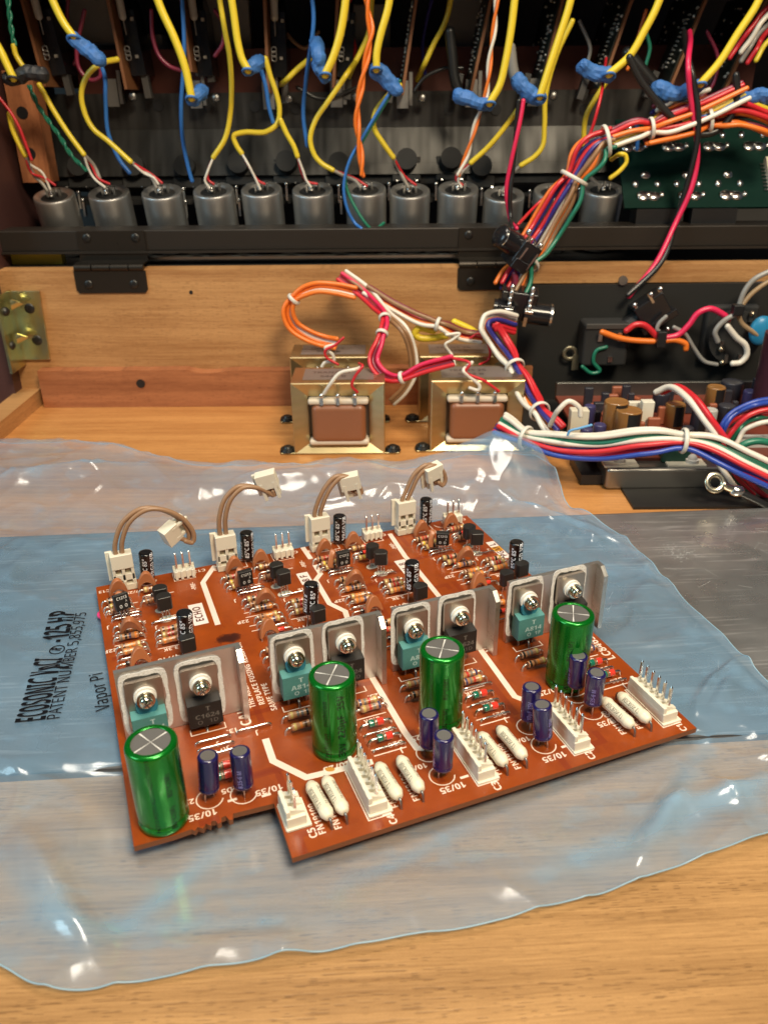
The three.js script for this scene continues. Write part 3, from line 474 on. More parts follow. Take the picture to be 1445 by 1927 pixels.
function bagH(x, z, e) {                            // e: distance to the rim, 0..1
  const zz = z + 239 + 0.068 * (x - 2.5), onPlate = 1 - smooth(66, 72, Math.abs(zz));
  const bx = (x - BASE[0]) * Math.cos(TURN) - (z - BASE[2]) * Math.sin(TURN), bv = -((x - BASE[0]) * Math.sin(TURN) + (z - BASE[2]) * Math.cos(TURN));
  const off = Math.max(-bx, bx - 150, -bv, bv - 141, 0), free = smooth(0, 22, off);
  let h = 0.6 + 2.3 * onPlate;
  const calm = 1 - 0.85 * Math.exp(-((x + 104) ** 2) / 700 - ((z + 225) ** 2) / 2600);
  h += free * calm * (2.2 * fbm(x / 34, z / 26, 201, 3) + 2.4 * ridge(x / 52, z / 38, 203) + 1.5 * ridge(x / 24 + z / 60, z / 30 - x / 50, 213) + 0.5 * fbm(x / 7, z / 7, 205, 2) + 0.45 * ridge(x / 13 - z / 40, z / 17 + x / 60, 217));
  h += free * (seg(x, z, [-62, -128], [-36, -146], 3, 3) + seg(x, z, [-90, -140], [-58, -108], 4, 3.5) + seg(x, z, [-20, -130], [20, -150], 3, 1.8) + seg(x, z, [60, -134], [88, -172], 3.4, 3.2) + seg(x, z, [70, -150], [110, -160], 4, 3) + seg(x, z, [-75, -118], [-20, -112], 3, 2.4) + seg(x, z, [92, -182], [84, -190], 3, 2.6) + seg(x, z, [92, -182], [112, -205], 3, 3) + seg(x, z, [40, -325], [86, -290], 3, 3) + seg(x, z, [-180, -340], [-110, -352], 5, 4) + seg(x, z, [-90, -330], [-10, -350], 6, 3.5) + seg(x, z, [-112, -200], [-96, -215], 2, 1) + seg(x, z, [-120, -245], [-96, -212], 2.4, 1.2) + seg(x, z, [88.2, -181.6], [91.7, -189.0], 1.5, 2.6) + seg(x, z, [91.7, -189.0], [99.1, -197.1], 1.5, 2.6) + seg(x, z, [99.1, -197.1], [112.4, -206.1], 1.5, 2.6) + seg(x, z, [87.6, -179.8], [91.2, -173.2], 1.4, 2.2) + seg(x, z, [91.2, -173.2], [97.3, -168.2], 1.4, 2.2) + seg(x, z, [97.3, -168.2], [105.6, -167.3], 1.4, 2.2) + seg(x, z, [61.5, -305.4], [78.2, -288.7], 2, 2.2) + seg(x, z, [78.2, -288.7], [85.3, -281.9], 2, 2.2));
  h += smooth(-318, -346, z) * (6 + 2 * vn(x / 30, 3, 207)) * smooth(0, 0.05, e);
  const lx = x - 52, lz = z + 343; h += 16 * Math.exp(-(lx * lx) / 1100 - (lz * lz) / 520);
  return h;
}
const band = (x, z, pts, w) => { let d = 1e9, t0 = 0; for (let k = 0; k + 1 < pts.length; k++) { const a = pts[k], b = pts[k + 1], dx = b[0] - a[0], dz = b[1] - a[1], t = clamp(((x - a[0]) * dx + (z - a[1]) * dz) / (dx * dx + dz * dz)), e = Math.hypot(x - a[0] - t * dx, z - a[1] - t * dz); if (e < d) { d = e; t0 = (k + t) / (pts.length - 1); } } return Math.exp(-d * d / (w * w * (0.5 + vn(t0 * 6, w, 231)))) * Math.sin(Math.PI * clamp(t0, 0.03, 0.97)); };
const FOLDS = [[[[-66, -112], [-52, -126], [-38, -144]], 2.6], [[[-95, -140], [-76, -122], [-60, -108]], 3.6], [[[-84, -118], [-50, -118], [-14, -119]], 2.4], [[[56, -134], [72, -152], [90, -176]], 2.8], [[[66, -148], [86, -152], [114, -166]], 3], [[[-16, -126], [4, -136], [26, -150]], 2.4], [[[36, -326], [62, -308], [92, -284]], 2.6], [[[-190, -338], [-150, -348], [-100, -356]], 4], [[[-96, -334], [-50, -346], [0, -352]], 4.4], [[[30, -128], [60, -140], [100, -158]], 4]];
const bagHaze = tex(1024, 832, (i, j) => { const x = i / 2.56 - 250, z = j / 2.56 - 415; let v = 0.27 + 0.16 * fbm(x / 40, z / 22, 241, 3); for (const [p, w] of FOLDS) v += 0.2 * band(x, z, p, w); return clamp(v + 0.1 * smooth(0.58, 0.78, fbm(x / 9, z / 5, 243, 3)) + 0.05 * ridge(x / 22, z / 16, 245), 0, 0.8); }, { srgb: false, wrap: THREE.ClampToEdgeWrapping, sx: 400, sy: 325 });
const bagSkin = M([0.36, 0.66, 0.96], 0.16, 0, { transmission: 0.38, alphaMap: bagHaze, transparent: true, thickness: 0, ior: 2.3, side: THREE.DoubleSide });
const bag = thing('plastic_bag', 'translucent blue plastic bag spread flat under the circuit board', 'plastic bag');
const bagRim = { f: [], r: [], b: [] };
{
  const NU = 300, NV = 260, pos = [], uvs = [], idx = [], P00 = Cb(0), P10 = Cb(1), P01 = Cf(0), P11 = Cf(1), bc = [], fc = [], lc = [], rc = [];
  for (let i = 0; i <= NU; i++) { bc.push(Cb(i / NU)); fc.push(Cf(i / NU)); }
  for (let j = 0; j <= NV; j++) { lc.push(Cl(j / NV)); rc.push(Cr(j / NV)); }
  for (let j = 0; j <= NV; j++) for (let i = 0; i <= NU; i++) {
    const u = i / NU, v = j / NV, q = (k) => (1 - v) * bc[i][k] + v * fc[i][k] + (1 - u) * lc[j][k] + u * rc[j][k] - ((1 - u) * (1 - v) * P00[k] + u * (1 - v) * P10[k] + (1 - u) * v * P01[k] + u * v * P11[k]);
    const e = Math.min(u, 1 - u, v, 1 - v), n = e < 0.004 ? 0.35 * (vn(u * 30, v * 30, 9) - 0.5) : 0;
    const x = q('x') + n, z = q('z') + n, p = [x, bagH(x, z, e), z];
    pos.push(...p); uvs.push(x + 250, z + 415); if (j === NV && i % 2 === 0) bagRim.f.push(p); if (i === NU && j % 3 === 0) bagRim.r.push(p); if (j === 0 && i % 2 === 0) bagRim.b.push(p);
    if (i < NU && j < NV) { const a = j * (NU + 1) + i; idx.push(a, a + NU + 1, a + 1, a + 1, a + NU + 1, a + NU + 2); }
  }
  const g = new THREE.BufferGeometry(); g.setAttribute('position', new THREE.Float32BufferAttribute(pos, 3)); g.setAttribute('uv', new THREE.Float32BufferAttribute(uvs, 2)); g.setIndex(idx); g.computeVertexNormals();
  mesh('sheet', g.scale(S, S, S), bagSkin, bag);
  const seam = M([0.34, 0.5, 0.6], 0.3, 0, { opacity: 0.75, transparent: true });
  for (const k of ['f', 'r', 'b']) part('seam', tube(bagRim[k], k === 'b' ? 0.15 : 0.21, bagRim[k].length * 2, 6), seam, bag);
}
const bagInk = M([0.006, 0.006, 0.008], 0.9, 0, { specularIntensity: 0.2, side: THREE.DoubleSide });
function bagText(str, f, a, b, tall) {              // a foot of the first letter, b foot of the last; letters rise to the left of that line
  const g = new THREE.ShapeGeometry(f.generateShapes(str, 10), 6); g.computeBoundingBox();
  const w = g.boundingBox.max.x, d = [(b[0] - a[0]) / w, (b[2] - a[2]) / w], len = Math.hypot(b[0] - a[0], b[2] - a[2]), up = [(b[2] - a[2]) / len * tall / 7.3, -(b[0] - a[0]) / len * tall / 7.3];
  const p = g.attributes.position;
  for (let i = 0; i < p.count; i++) { const s = p.getX(i), t = p.getY(i), x = a[0] + d[0] * s + up[0] * t, z = a[2] + d[1] * s + up[1] * t; p.setXYZ(i, x, bagH(x, z, 0.3) + 0.4, z); }
  g.computeVertexNormals(); part('lettering', g, bagInk, bag);
}
{
  const [a, b, c, d, e, f, r0, r1] = [[-99.3,4,-181.9],[-105,4,-212.3],[-106.7,4,-221.6],[-110.2,4,-239.1],[-95.3,4,-182.3],[-106.2,4,-239],[-82.4,4,-187.8],[-90,4,-205]];
  bagText('ECOSONIC VpCI', font, a, b, 6.2); bagText('-125 HP', font, c, d, 6.2); bagText('PATENT NUMBER 5,855,975', fontR, e, f, 2.7); bagText('Vapor Pi', fontR, r0, r1, 3);
  const m = [(b[0] + c[0]) / 2 - 2.8, 0, (b[2] + c[2]) / 2], y = bagH(m[0], m[2], 0.3) + 0.3;
  part('registered_mark', [new THREE.RingGeometry(2.1, 2.5, 28).rotateX(-Math.PI / 2).translate(m[0], y, m[2])], bagInk, bag);
  bagText('R', font, [m[0] + 1.2, 0, m[2] + 0.9], [m[0] + 1.4, 0, m[2] - 0.9], 2.4);
}
single('pink_scrap', ball(2.6, 0, 0, 0, 1.2, 0.5, 1.2).translate(-98.2, 4.6, -236), M([0.85, 0.05, 0.2], 0.5), 'small bright pink scrap peeping out under the left edge of the circuit board', 'scrap');

// ---- hinges, corner bracket ----
const bronze = M([0.05, 0.042, 0.034], 0.42, 0.85), boltBlack = M([0.05, 0.048, 0.045], 0.4, 0.8);
const screwTop = (r, x, y, z) => [mv(lathe([[0, 0.9], [r * 0.6, 0.8], [r * 0.9, 0.45], [r, 0]], 20).rotateX(Math.PI / 2), x, y, z)];
const cross = (r, x, y, z) => [box(r, r * 0.22, 0.3, x, y, z), box(r * 0.22, r, 0.3, x, y, z)];
function hinge(x, label) {
  const o = thing('hinge', label, 'hinge', [x, 0, 0], 0, 'black hinges under the chassis rail');
  part('lower_leaf', extrude([[-20.5, 79], [-20.5, 68.5], [-19, 66.6], [19, 66.6], [20.5, 68.5], [20.5, 79]], 1), bronze, o).position.z = -474.9 * S;
  part('upper_leaf', extrude([[-19.8, 83], [-19.5, 99.2], [19.2, 99.2], [19.6, 83]], 1, 0, [new THREE.Path().absellipse(0, 91, 4, 3, 0, 7)]), bronze, o).position.z = -486.9 * S;
  part('plate', box(39.5, 1, 11, 0, 82.6, -481), bronze, o);
  for (const [a, w] of [[-15, 9.6], [-4.5, 10], [6, 10], [15.6, 8]]) part('knuckle', cylX(1.9, w, a, 80.8, -474.5, 16), bronze, o);
  for (const [sx, sy, sz] of [[-13, 71.6, -473.8], [13, 71.6, -473.8], [-14, 95.4, -485.8], [14, 95.4, -485.8]]) { part('screw', screwTop(2.5, sx, sy, sz), boltBlack, o); part('slot', cross(2.2, sx, sy, sz + 0.85), black, o); }
}
hinge(-157.3, 'black hinge with round hole, standing left above the pale back board'); hinge(62, 'black hinge at the right end of the pale board, partly behind loose jacks');
{
  const zinc = M(0xffffff, 0.26, 0.95, { map: tex(128, 128, (i, j) => { const a = fbm(i / 30, j / 40, 131, 3), b = fbm(i / 34 + 7, j / 22, 132, 3); return [0.5 + 0.25 * a - 0.1 * b, 0.42 + 0.2 * b, 0.24 + 0.3 * Math.abs(a - b)]; }, { sx: 24, sy: 42 }) });
  const o = thing('corner_bracket', 'gold zinc corner bracket with four screws at the left end of the back board', 'bracket');
  const q = [[-219.2,68.2,-473.6],[-199.2,68.1,-473.6],[-200.9,28,-473.6],[-220,28.1,-473.6]];
  const c = q.map((p) => [p[0], p[1]]);
  part('plate', planar(extrude([...c].reverse(), 1.4, 0.15).translate(0, 0, -474.4), 0, 1), zinc, o);
  part('return_plate', planar(box(1.5, 44, 20, -216.6, 47, -464), 2, 1), zinc, o);
  for (const p of [[-206.7,58.4,-471],[-206.1,39.7,-471]]) { part('screw', screwTop(3, p[0], p[1], -472.8), boltBlack, o); part('slot', cross(2.6, p[0], p[1], -471.9), black, o); }
  for (const p of [[-215.2,59.9,-462],[-216.1,40.3,-462]]) { part('lug', [mv(new THREE.ConeGeometry(4, 6, 4).rotateZ(-Math.PI / 2).rotateX(0.7), p[0] + 5.5, p[1] + 2.5, -466)], zinc, o); part('screw', [ball(2.6, p[0] - 0.5, p[1] - 0.5, -461)], boltBlack, o); }
}

// ---- transformers ----
const brass = M(0xffffff, 0.34, 0.95, { map: tex(128, 128, (i, j) => { const n = fbm(i / 22, j / 9, 141, 3), v = vn(i / 50, j / 2, 142); return [0.44 + 0.18 * n, 0.37 + 0.15 * n - 0.03 * v, 0.19 + 0.1 * n]; }, { sx: 60, sy: 60 }) });
const core = M([0.2, 0.17, 0.14], 0.5, 0.7), coilTape = M(0xffffff, 0.42, 0, { map: tex(192, 128, (i, j) => { const n = fbm(i / 30, j / 40, 151, 3), s = vn(i / 60, j / 3, 152); return [0.2 + 0.1 * n + 0.03 * s, 0.075 + 0.04 * n, 0.032 + 0.018 * n]; }, { sx: 30, sy: 22 }), clearcoat: 0.4, clearcoatRoughness: 0.3 }), bobbin = M([0.66, 0.56, 0.44], 0.6);
function quadStrip(rings) { const pos = [], uv = []; for (let r = 0; r + 1 < rings.length; r++) for (let k = 0; k < 4; k++) { const a = rings[r][k], b = rings[r][(k + 1) % 4], c = rings[r + 1][(k + 1) % 4], d = rings[r + 1][k]; for (const p of [a, b, c, a, c, d]) { pos.push(...p); uv.push(p[0], p[1]); } } const g = new THREE.BufferGeometry(); g.setAttribute('position', new THREE.Float32BufferAttribute(pos, 3)); g.setAttribute('uv', new THREE.Float32BufferAttribute(uv, 2)); g.computeVertexNormals(); return g; }
const rectRing = (x0, x1, y0, y1, z) => [[x0, y0, z], [x1, y0, z], [x1, y1, z], [x0, y1, z]];
const labelTex = canvasTex(512, 256, (g, w, h) => { g.fillStyle = '#847872'; g.fillRect(0, 0, w, h); g.fillStyle = 'rgba(52,44,46,0.75)'; g.font = 'bold 62px sans-serif'; g.fillText('TRANS 25', 60, 110); g.fillText('5442 B', 120, 200); });
function transformer(pos, label) {
  const o = thing('transformer', label, 'transformer', pos, 0, 'gold framed transformers on the cabinet floor');
  part('frame', planar(quadStrip([rectRing(-22.6, 22.6, 1, 38, -28), rectRing(-23.6, 23.6, 0.3, 38.6, -27), rectRing(-23.6, 23.6, 0.3, 38.6, -0.4), rectRing(-23, 23, 0.8, 38.1, 0), rectRing(-15.6, 15.6, 5.2, 30.8, -3.4), rectRing(-15.6, 15.6, 5.2, 30.8, -8)]), 0, 1), brass, o);
  part('core', [box(45.5, 36, 20, 0, 19, -17)], core, o);
  part('coil', [mv(new RoundedBoxGeometry(27.6, 20.6, 16, 5, 3.2), 0, 17, -6.6)], coilTape, o);
  part('bobbin_flange', [rbox(30.8, 3.2, 11, 0, 28.6, -5, 1.4)], bobbin, o); part('bobbin_flange', [rbox(30.8, 3.2, 11, 0, 6.7, -5, 1.4)], bobbin, o);
  for (const x of [-8.2, 0, 8.6]) part('terminal', [box(1.6, 5.4, 0.7, x, 30.2, 1.2), ball(1.3, x, 32.6, 1.4)], tin, o);
  part('label_plate', box(36, 0.08, 19, 0, 38.66, -15), M(0xffffff, 0.35, 0.3, { map: labelTex }), o);
  for (const [x, z] of [[-27.4, -3.4], [27.6, -3.4]]) { part('foot', [rbox(8, 1, 7.4, x - Math.sign(x) * 0.6, 0.6, z, 0.4)], brass, o); part('bolt', [cyl(4.2, 3.6, 1.6, x, 1.1, z, 24), cyl(2.6, 2, 1.1, x, 2.6, z, 20)], boltBlack, o); }
}
transformer([-24.2, 0, -389.4], 'transformer in front on the left, whole brown coil showing in its gold frame');
transformer([46.4, 0, -391.6], 'transformer in front on the right, its base behind the raised bag corner');
transformer([-29.4, 0, -436], 'rear transformer hidden behind the front left one, orange leads above it');
transformer([42.4, 0, -436], 'rear transformer behind the front right one, yellow sleeved leads above it');

// ================= upper chassis =================
const railMat = M([0.03, 0.024, 0.019], 0.45, 0.4);
tag(part('chassis_rail', [rbox(520, 11.6, 20, 10, 93.6, -497, 0.8), box(520, 1.2, 22, 10, 87.4, -496)], railMat), 'long dark brown rail running across under the row of metal cans', 'rail');
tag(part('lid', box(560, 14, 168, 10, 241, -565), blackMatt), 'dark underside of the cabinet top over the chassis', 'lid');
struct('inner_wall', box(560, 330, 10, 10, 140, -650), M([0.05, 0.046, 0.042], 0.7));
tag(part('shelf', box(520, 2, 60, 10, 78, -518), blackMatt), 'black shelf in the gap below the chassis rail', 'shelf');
tag(part('keyboard_strip', box(250, 1.6, 6, -40, 81.4, -503), steel), 'thin bright steel strip in the dark gap above the pale back board', 'strip');
single('yellow_sheet', box(40, 12, 6, -212, 83, -500), M([0.5, 0.42, 0.03], 0.5), 'yellow plastic sheet showing in the gap at the far left under the rail', 'sheet');
{
  const o = single('wooden_post', planar(box(17, 60, 14, -211, 152, -536), 1, 0), battenWood, 'short brown wooden post with two dark holes left of the chassis plate', 'post');
  for (const y of [160, 138]) part('hole', cylZ(3.4, 0.4, -212, y, -528.8, 18), black, o);
}
{
  const m = M(0xffffff, 0.42, 0.9, { map: tex(512, 128, (i, j) => { const a = fbm(i / 14, j / 60, 161, 4); const v = 0.01 + 0.06 * a + 0.055 * vn(i / 3, j / 40, 162); return [v, v * 0.97, v * 0.92]; }, { sx: 420, sy: 60 }) });
  const o = thing('chassis_plate', 'dull folded metal plate with a row of black holes behind the cans', 'chassis plate');
  const up = planar(box(420, 20, 1.5, -2, 160, -562), 0, 1), lo = planar(box(420, 30, 1.5, 0, 0, 0).rotateX(-0.5).translate(-2, 136.6, -555), 0, 1);
  part('upper_fold', up, m, o); part('lower_fold', lo, m, o);
  for (const p of [[-139.8,163.4,-560.8],[-109.6,162.6,-560.8],[-79.9,162.3,-560.8],[-54.6,161,-560.8],[-19,160.7,-560.8],[11.4,160.4,-560.8],[40.4,159.6,-560.8],[69.5,159.4,-560.8],[94.9,159.2,-560.8],[124.6,158.9,-560.8]]) part('hole', cylZ(3.3, 0.6, p[0], p[1], p[2], 18), black, o);
}
single('long_board', box(420, 26, 1.6, 20, 181, -572), M([0.11, 0.026, 0.014], 0.5), 'long dark red circuit board lying across above the chassis plate', 'circuit board');
const canMat = M(0xffffff, 0.42, 0.95, { map: tex(128, 64, (i, j) => { const a = fbm(i / 9, j / 30, 171, 3); const v = 0.56 + 0.2 * a; return [v, v * 0.98, v * 0.94]; }) });
const canGeo = geo([lathe([[12.2, -34], [12.2, -3], [12.2, -1], [12, 0], [11.6, 0.4], [10.8, 0.3], [9.4, -0.2], [8.4, -0.4], [7.6, -1.6], [0, -2]], 36)]);
const canDark = geo(cyl(8.2, 8.2, 0.4, 0, -1.5, 0, 24)), postGeo = geo([rbox(1.4, 5, 2.4, 0, 1.4, 0, 0.2)]), blob = geo(ball(1.7, 0, 0, 0, 1, 1.2, 1));
const canWords = ['leftmost can in the row, red and white leads on its top', 'second can from the left, yellow cable with green twist beside it', 'third can from the left, grey braid running onto its top', 'fourth can from the left, yellow cable coming straight down', 'fifth can from the left, next to the middle of the row', 'sixth can from the left, under a thin forked yellow cable', 'seventh can from the left, orange twisted pair on its top', 'eighth can, to the right of the blue and green wire loop', 'ninth can, with a red and white pair twisting down to it', 'tenth can, half hidden by the pink wire of the hanging jack', 'eleventh can, hidden behind the coloured wire harness', 'rightmost can in the row, beside the green board'];
[[-198.8,115.3,-520],[-165.6,116.6,-520],[-133.6,116.9,-520],[-102.6,117.5,-520],[-73.8,117.9,-520],[-43.2,117.4,-520],[-11.3,117.7,-520],[15.1,116.3,-520],[44.1,117.3,-520],[71.7,113.8,-520],[101.6,115.3,-520],[131.1,116.3,-520]].forEach((p, i) => {
  const o = thing('metal_can', 'grey metal ' + canWords[i], 'metal can', p, 0, 'metal cans in a row behind the rail');
  o.rotation.x = 0.3; mesh('body', canGeo, canMat, o); mesh('well', canDark, blackMatt, o);
  for (const x of [-3.2, 0.4, 3.6]) mesh('terminal', postGeo, dullSteel, o).position.set(x * S, 0, rnd(-2, 1) * S);
  mesh('solder', blob, tin, o).position.set(-0.6 * S, 1.4 * S, 2.4 * S);
});
// small hardware between the cans
[[-186.2,111.4,-528],[-184.3,107.1,-528],[-122.1,112.8,-528],[-121.7,105.7,-528],[-89.9,113.7,-528],[-88.9,106.4,-528],[-59.5,115.3,-528],[-27.8,113.8,-528],[-26.7,107.1,-528],[2.7,114.8,-528],[3.6,107.5,-528],[31.2,114.6,-528],[58.9,111.3,-528],[88.3,109.9,-528],[90.4,103.7,-528],[118.4,110.8,-528]].forEach((p, i) => { const k = [0, 0, 2, 2, 3, 3, 4, 5, 5, 6, 6, 7, 8, 9, 9, 10][i]; const o = single('solder_lug', [box(1.2, 9, 3, p[0], p[1], p[2]), ball(1.3, p[0], p[1] + 5, p[2] + 1)], tin, `tiny bright ${[1, 3, 5, 8, 10, 14].includes(i) ? 'lower' : 'upper'} solder lug right of the ${['first', 'second', 'third', 'fourth', 'fifth', 'sixth', 'seventh', 'eighth', 'ninth', 'tenth', 'eleventh'][k]} metal can from the left`, 'lug', 'tiny lugs between the cans'); o.rotation.x = 0; });
[[-158.5,167.3,-552],[-108.1,166,-552],[-63.9,165.1,-552],[-22.8,165.9,-552],[17.3,165,-552],[59,165.3,-552],[96.8,165.6,-552]].forEach((p, i) => single('fixing_tab', [box(7, 15, 1.2, p[0] - 6, p[1] + 3, p[2]), box(2, 18, 4, p[0] - 1, p[1] + 6, p[2] - 2), ball(2.6, p[0] + 6, p[1] + 1, p[2], 1, 1, 0.6)], dullSteel, `dull metal tab hanging over the chassis plate, ${['first', 'second', 'third', 'fourth', 'fifth', 'sixth', 'seventh'][i]} from the left`, 'tab', 'metal tabs over the chassis plate'));
const knobGeo = geo([cyl(6.4, 6.4, 12, 0, -8, -5, 20), rbox(18, 10, 15, 0, -8, -1, 0.8)]);
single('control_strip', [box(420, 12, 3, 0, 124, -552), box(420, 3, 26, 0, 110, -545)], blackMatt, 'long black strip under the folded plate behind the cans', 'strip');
[[-189.9,124.6,-546],[-155.7,124.4,-546],[-124.1,124.1,-546],[-90.7,125.4,-546],[-60.8,126.1,-546],[-28.3,124.9,-546],[13.8,126.7,-546],[41.3,127.1,-546],[60.3,122.6,-546]].forEach((p, i) => { const o = single('volume_control', box(0.1, 0.1, 0.1), blackMatt, `black control body ${['left of the second can', 'between the second and third cans', 'between the third and fourth cans', 'between the fourth and fifth cans', 'between the fifth and sixth cans', 'between the sixth and seventh cans', 'behind the eighth can', 'behind the ninth can', 'left of the tenth can'][i]}`, 'control', 'black controls between the cans'); o.geometry = knobGeo; o.position.set(p[0] * S, p[1] * S, p[2] * S); o.rotation.x = 1.2; part('lug', [box(1, 6, 0.5, 6, 4, 9), box(1, 6, 0.5, -6, 4, 9)], tin, o); });

const solderMat = M([0.78, 0.75, 0.66], 0.3, 0.4);
// upright plug-in boards seen edge-on
const brownEdge = M([0.23, 0.09, 0.034], 0.5), boardDark = M([0.016, 0.022, 0.017], 0.4), beige = M([0.42, 0.39, 0.34], 0.55);
const cardWords = ['leftmost upright card, with white print along its edge', 'second upright card from the left', 'third upright card, behind a yellow cable', 'fourth upright card, left of the middle', 'fifth upright card, beside the orange twisted pair', 'sixth upright card, right of the orange pair', 'seventh upright card, left of the red and white pair', 'eighth upright card, hidden along a yellow cable', 'ninth upright card, above the coloured harness', 'tenth upright card, in the dark right corner', 'rightmost upright card, at the edge of the picture'];
[[[-198.8,173.6,-536],[-203.9,221.9,-536]], [[-151.3,171.9,-536],[-155.4,221.5,-536]], [[-112.1,180.6,-536],[-114,221.2,-536]], [[-68,169.3,-536],[-66.7,220.8,-536]], [[-29.7,171.7,-536],[-25.3,220.5,-536]], [[10.8,167.8,-536],[19.4,220.1,-536]], [[51.2,168.3,-536],[61.6,219.8,-536]], [[91.9,168,-536],[102.1,219.5,-536]], [[126.9,167.7,-536],[141.4,219.2,-536]], [[167.5,168.2,-536],[183.1,218.8,-536]], [[199.3,165.2,-536],[217.6,218.5,-536]]].forEach(([a, b], i) => {
  const o = thing('upright_card', 'brown ' + cardWords[i], 'circuit card', [a[0], a[1], a[2]], 0, 'upright circuit cards');
  const h = Math.hypot(b[0] - a[0], b[1] - a[1]); o.rotation.z = Math.atan2(-(b[0] - a[0]), b[1] - a[1]);
  const right = a[0] < 10, s = right ? 1 : -1;
  part('board', box(1.7, h, 66, 0, h / 2, -33), brownEdge, o);
  if (right) {
    part('slide_body', [rbox(9, 34, 22, s * 5.6, h - 26, -24, 0.5), cylX(11, 7, s * 4.6, h - 12, -30, 24)], blackGloss, o);
    part('peg', [box(1.6, 1.6, 2, s * 7, h - 33, -12.4), box(1.6, 1.6, 2, s * 8.4, h - 14, -12.4)], beige, o);
    part('tubular_capacitor', [mv(new THREE.CapsuleGeometry(2.3, 9, 6, 12), s * 4.4, h - 8, -8), cyl(0.3, 0.3, 8, s * 4.4, h - 22, -8, 6)], M([0.5, 0.48, 0.42], 0.4), o);
    part('coil', Array.from({ length: 3 }, (_, k) => mv(new THREE.TorusGeometry(1.5, 0.35, 6, 12), s * 3.4, h - 29 - k * 2.2, -7)), dullSteel, o);
    part('socket', rbox(4, 15, 6, s * 8, 2, -18, 0.4), M([0.07, 0.065, 0.06], 0.5), o);
  } else {
    part('dark_face', box(0.5, h - 3, 60, s * 1.2, h / 2 + 1, -33), boardDark, o);
    part('solder_row', Array.from({ length: 13 }, (_, k) => box(1.4, 0.8, 3.8, s * 1.8, h - 12 - k * 2.3, -14 - k * 0.5)), solderMat, o);
    part('solder_joint', Array.from({ length: 26 }, () => ball(rnd(0.5, 1.1), s * 1.6, rnd(10, h), -rnd(3, 60), 1, 1, rnd(1, 2.4), 6)), solderMat, o);
    part('socket', rbox(4, 15, 6, s * 7, 2, -18, 0.4), M([0.07, 0.065, 0.06], 0.5), o);
  }
});
[[-179.8,212.1,-590],[-150.9,193,-590],[-97.5,204.3,-590],[-85.8,183.6,-590],[-10.6,197.8,-590],[52.8,208.8,-590]].forEach((p, i) => single('pale_block', rbox([30, 26, 30, 24, 30, 26][i], [28, 20, 34, 18, 40, 40][i], 14, p[0], p[1], p[2], 1), M([0.26, 0.24, 0.21], 0.6), ['dim pale block behind the leftmost blue sleeve', 'dim pale block behind the second upright card', 'dim pale block behind the long left yellow cable', 'dim pale block above the fourth can', 'dim pale block behind the orange twisted pair', 'dim pale block behind the seventh upright card'][i], 'block', 'dim blocks deep in the cabinet'));

// ================= wires =================
const W = (c) => wireMats[c];
const wire = (name, c, pts, r, label) => single(name, tube(pts, r, pts.length * 8, 8), W(c), label, 'wire');
function strand(pts, off, turns, seg) {             // a path wound round another
  const c = new THREE.CatmullRomCurve3(pts.map(vec), false, 'centripetal'), out = [], L = c.getLength();
  for (let k = 0; k <= seg; k++) { const t = k / seg, p = c.getPointAt(t), a = off[1] + turns * L * t; out.push([p.x + off[0] * Math.cos(a), p.y + off[0] * Math.sin(a) * 0.5, p.z + off[0] * Math.sin(a)]); }
  return out;
}
function pair(name, cols, pts, r, label, pitch = 0.28) { const o = thing(name, label, 'wire pair'); cols.forEach((c, i) => part('wire', tube(strand(pts, [r * 0.95, i * Math.PI], pitch, pts.length * 9), r, pts.length * 14, 7), W(c), o)); return o; }
// yellow screened cables with blue sleeves
const sleeveMat = M([0.045, 0.16, 0.45], 0.6), sleeveDark = M([0.02, 0.02, 0.022], 0.5), braid = M([0.4, 0.37, 0.32], 0.5, 0.3);
function lumpy(pts, r) { const g = tube(pts, r, 40, 14), p = g.attributes.position; const c = new THREE.CatmullRomCurve3(pts.map(vec), false, 'centripetal'); const samples = c.getPoints(40); for (let i = 0; i < p.count; i++) { const q = new THREE.Vector3().fromBufferAttribute(p, i); let b = samples[0], d = 1e9; for (const s of samples) { const e = s.distanceToSquared(q); if (e < d) { d = e; b = s; } } const f = 0.62 + 0.5 * vn(q.x / 5 + q.y / 6, q.z / 5 + q.y / 7, 191) + 0.3 * vn(q.x / 1.9 + q.z / 3, q.y / 1.9, 192); q.sub(b).multiplyScalar(f).add(b); p.setXYZ(i, q.x, q.y, q.z); } g.computeVertexNormals(); return g; }
function cable(label, yellow, sleeve, r = 2, dark = false) {
  const o = thing('yellow_cable', label, 'cable');
  part('jacket', tube(yellow, r, yellow.length * 9, 10), W('yellow'), o);
  const e = yellow[yellow.length - 1];
  part('sleeve', lumpy(sleeve, 3.7), dark ? sleeveDark : sleeveMat, o);
  part('sleeve_mouth', mv(new THREE.TorusGeometry(2.9, 0.7, 8, 18).rotateX(1.1), e[0], e[1] - 0.6, e[2] + 0.4), dark ? sleeveDark : sleeveMat, o);
  return o;
}
cable('yellow cable curving into a blue sleeve left of the second upright card', [[-170.5,216.5,-488],[-168.7,210,-488],[-165.5,202,-488],[-161.2,195.3,-488]], [[-161.7,195,-490],[-157.6,191.5,-490],[-153.4,188.1,-490],[-150.8,185.1,-490]]);
cable('long yellow cable sloping to a small blue sleeve above the third and fourth cans', [[-116.3,215.8,-486],[-113.5,206.6,-486],[-108.7,194.8,-486],[-104.7,181.4,-486],[-102.8,166.7,-486]], [[-103.8,166.2,-492],[-100.8,167.8,-492],[-100.4,169.9,-500]], 2.1);
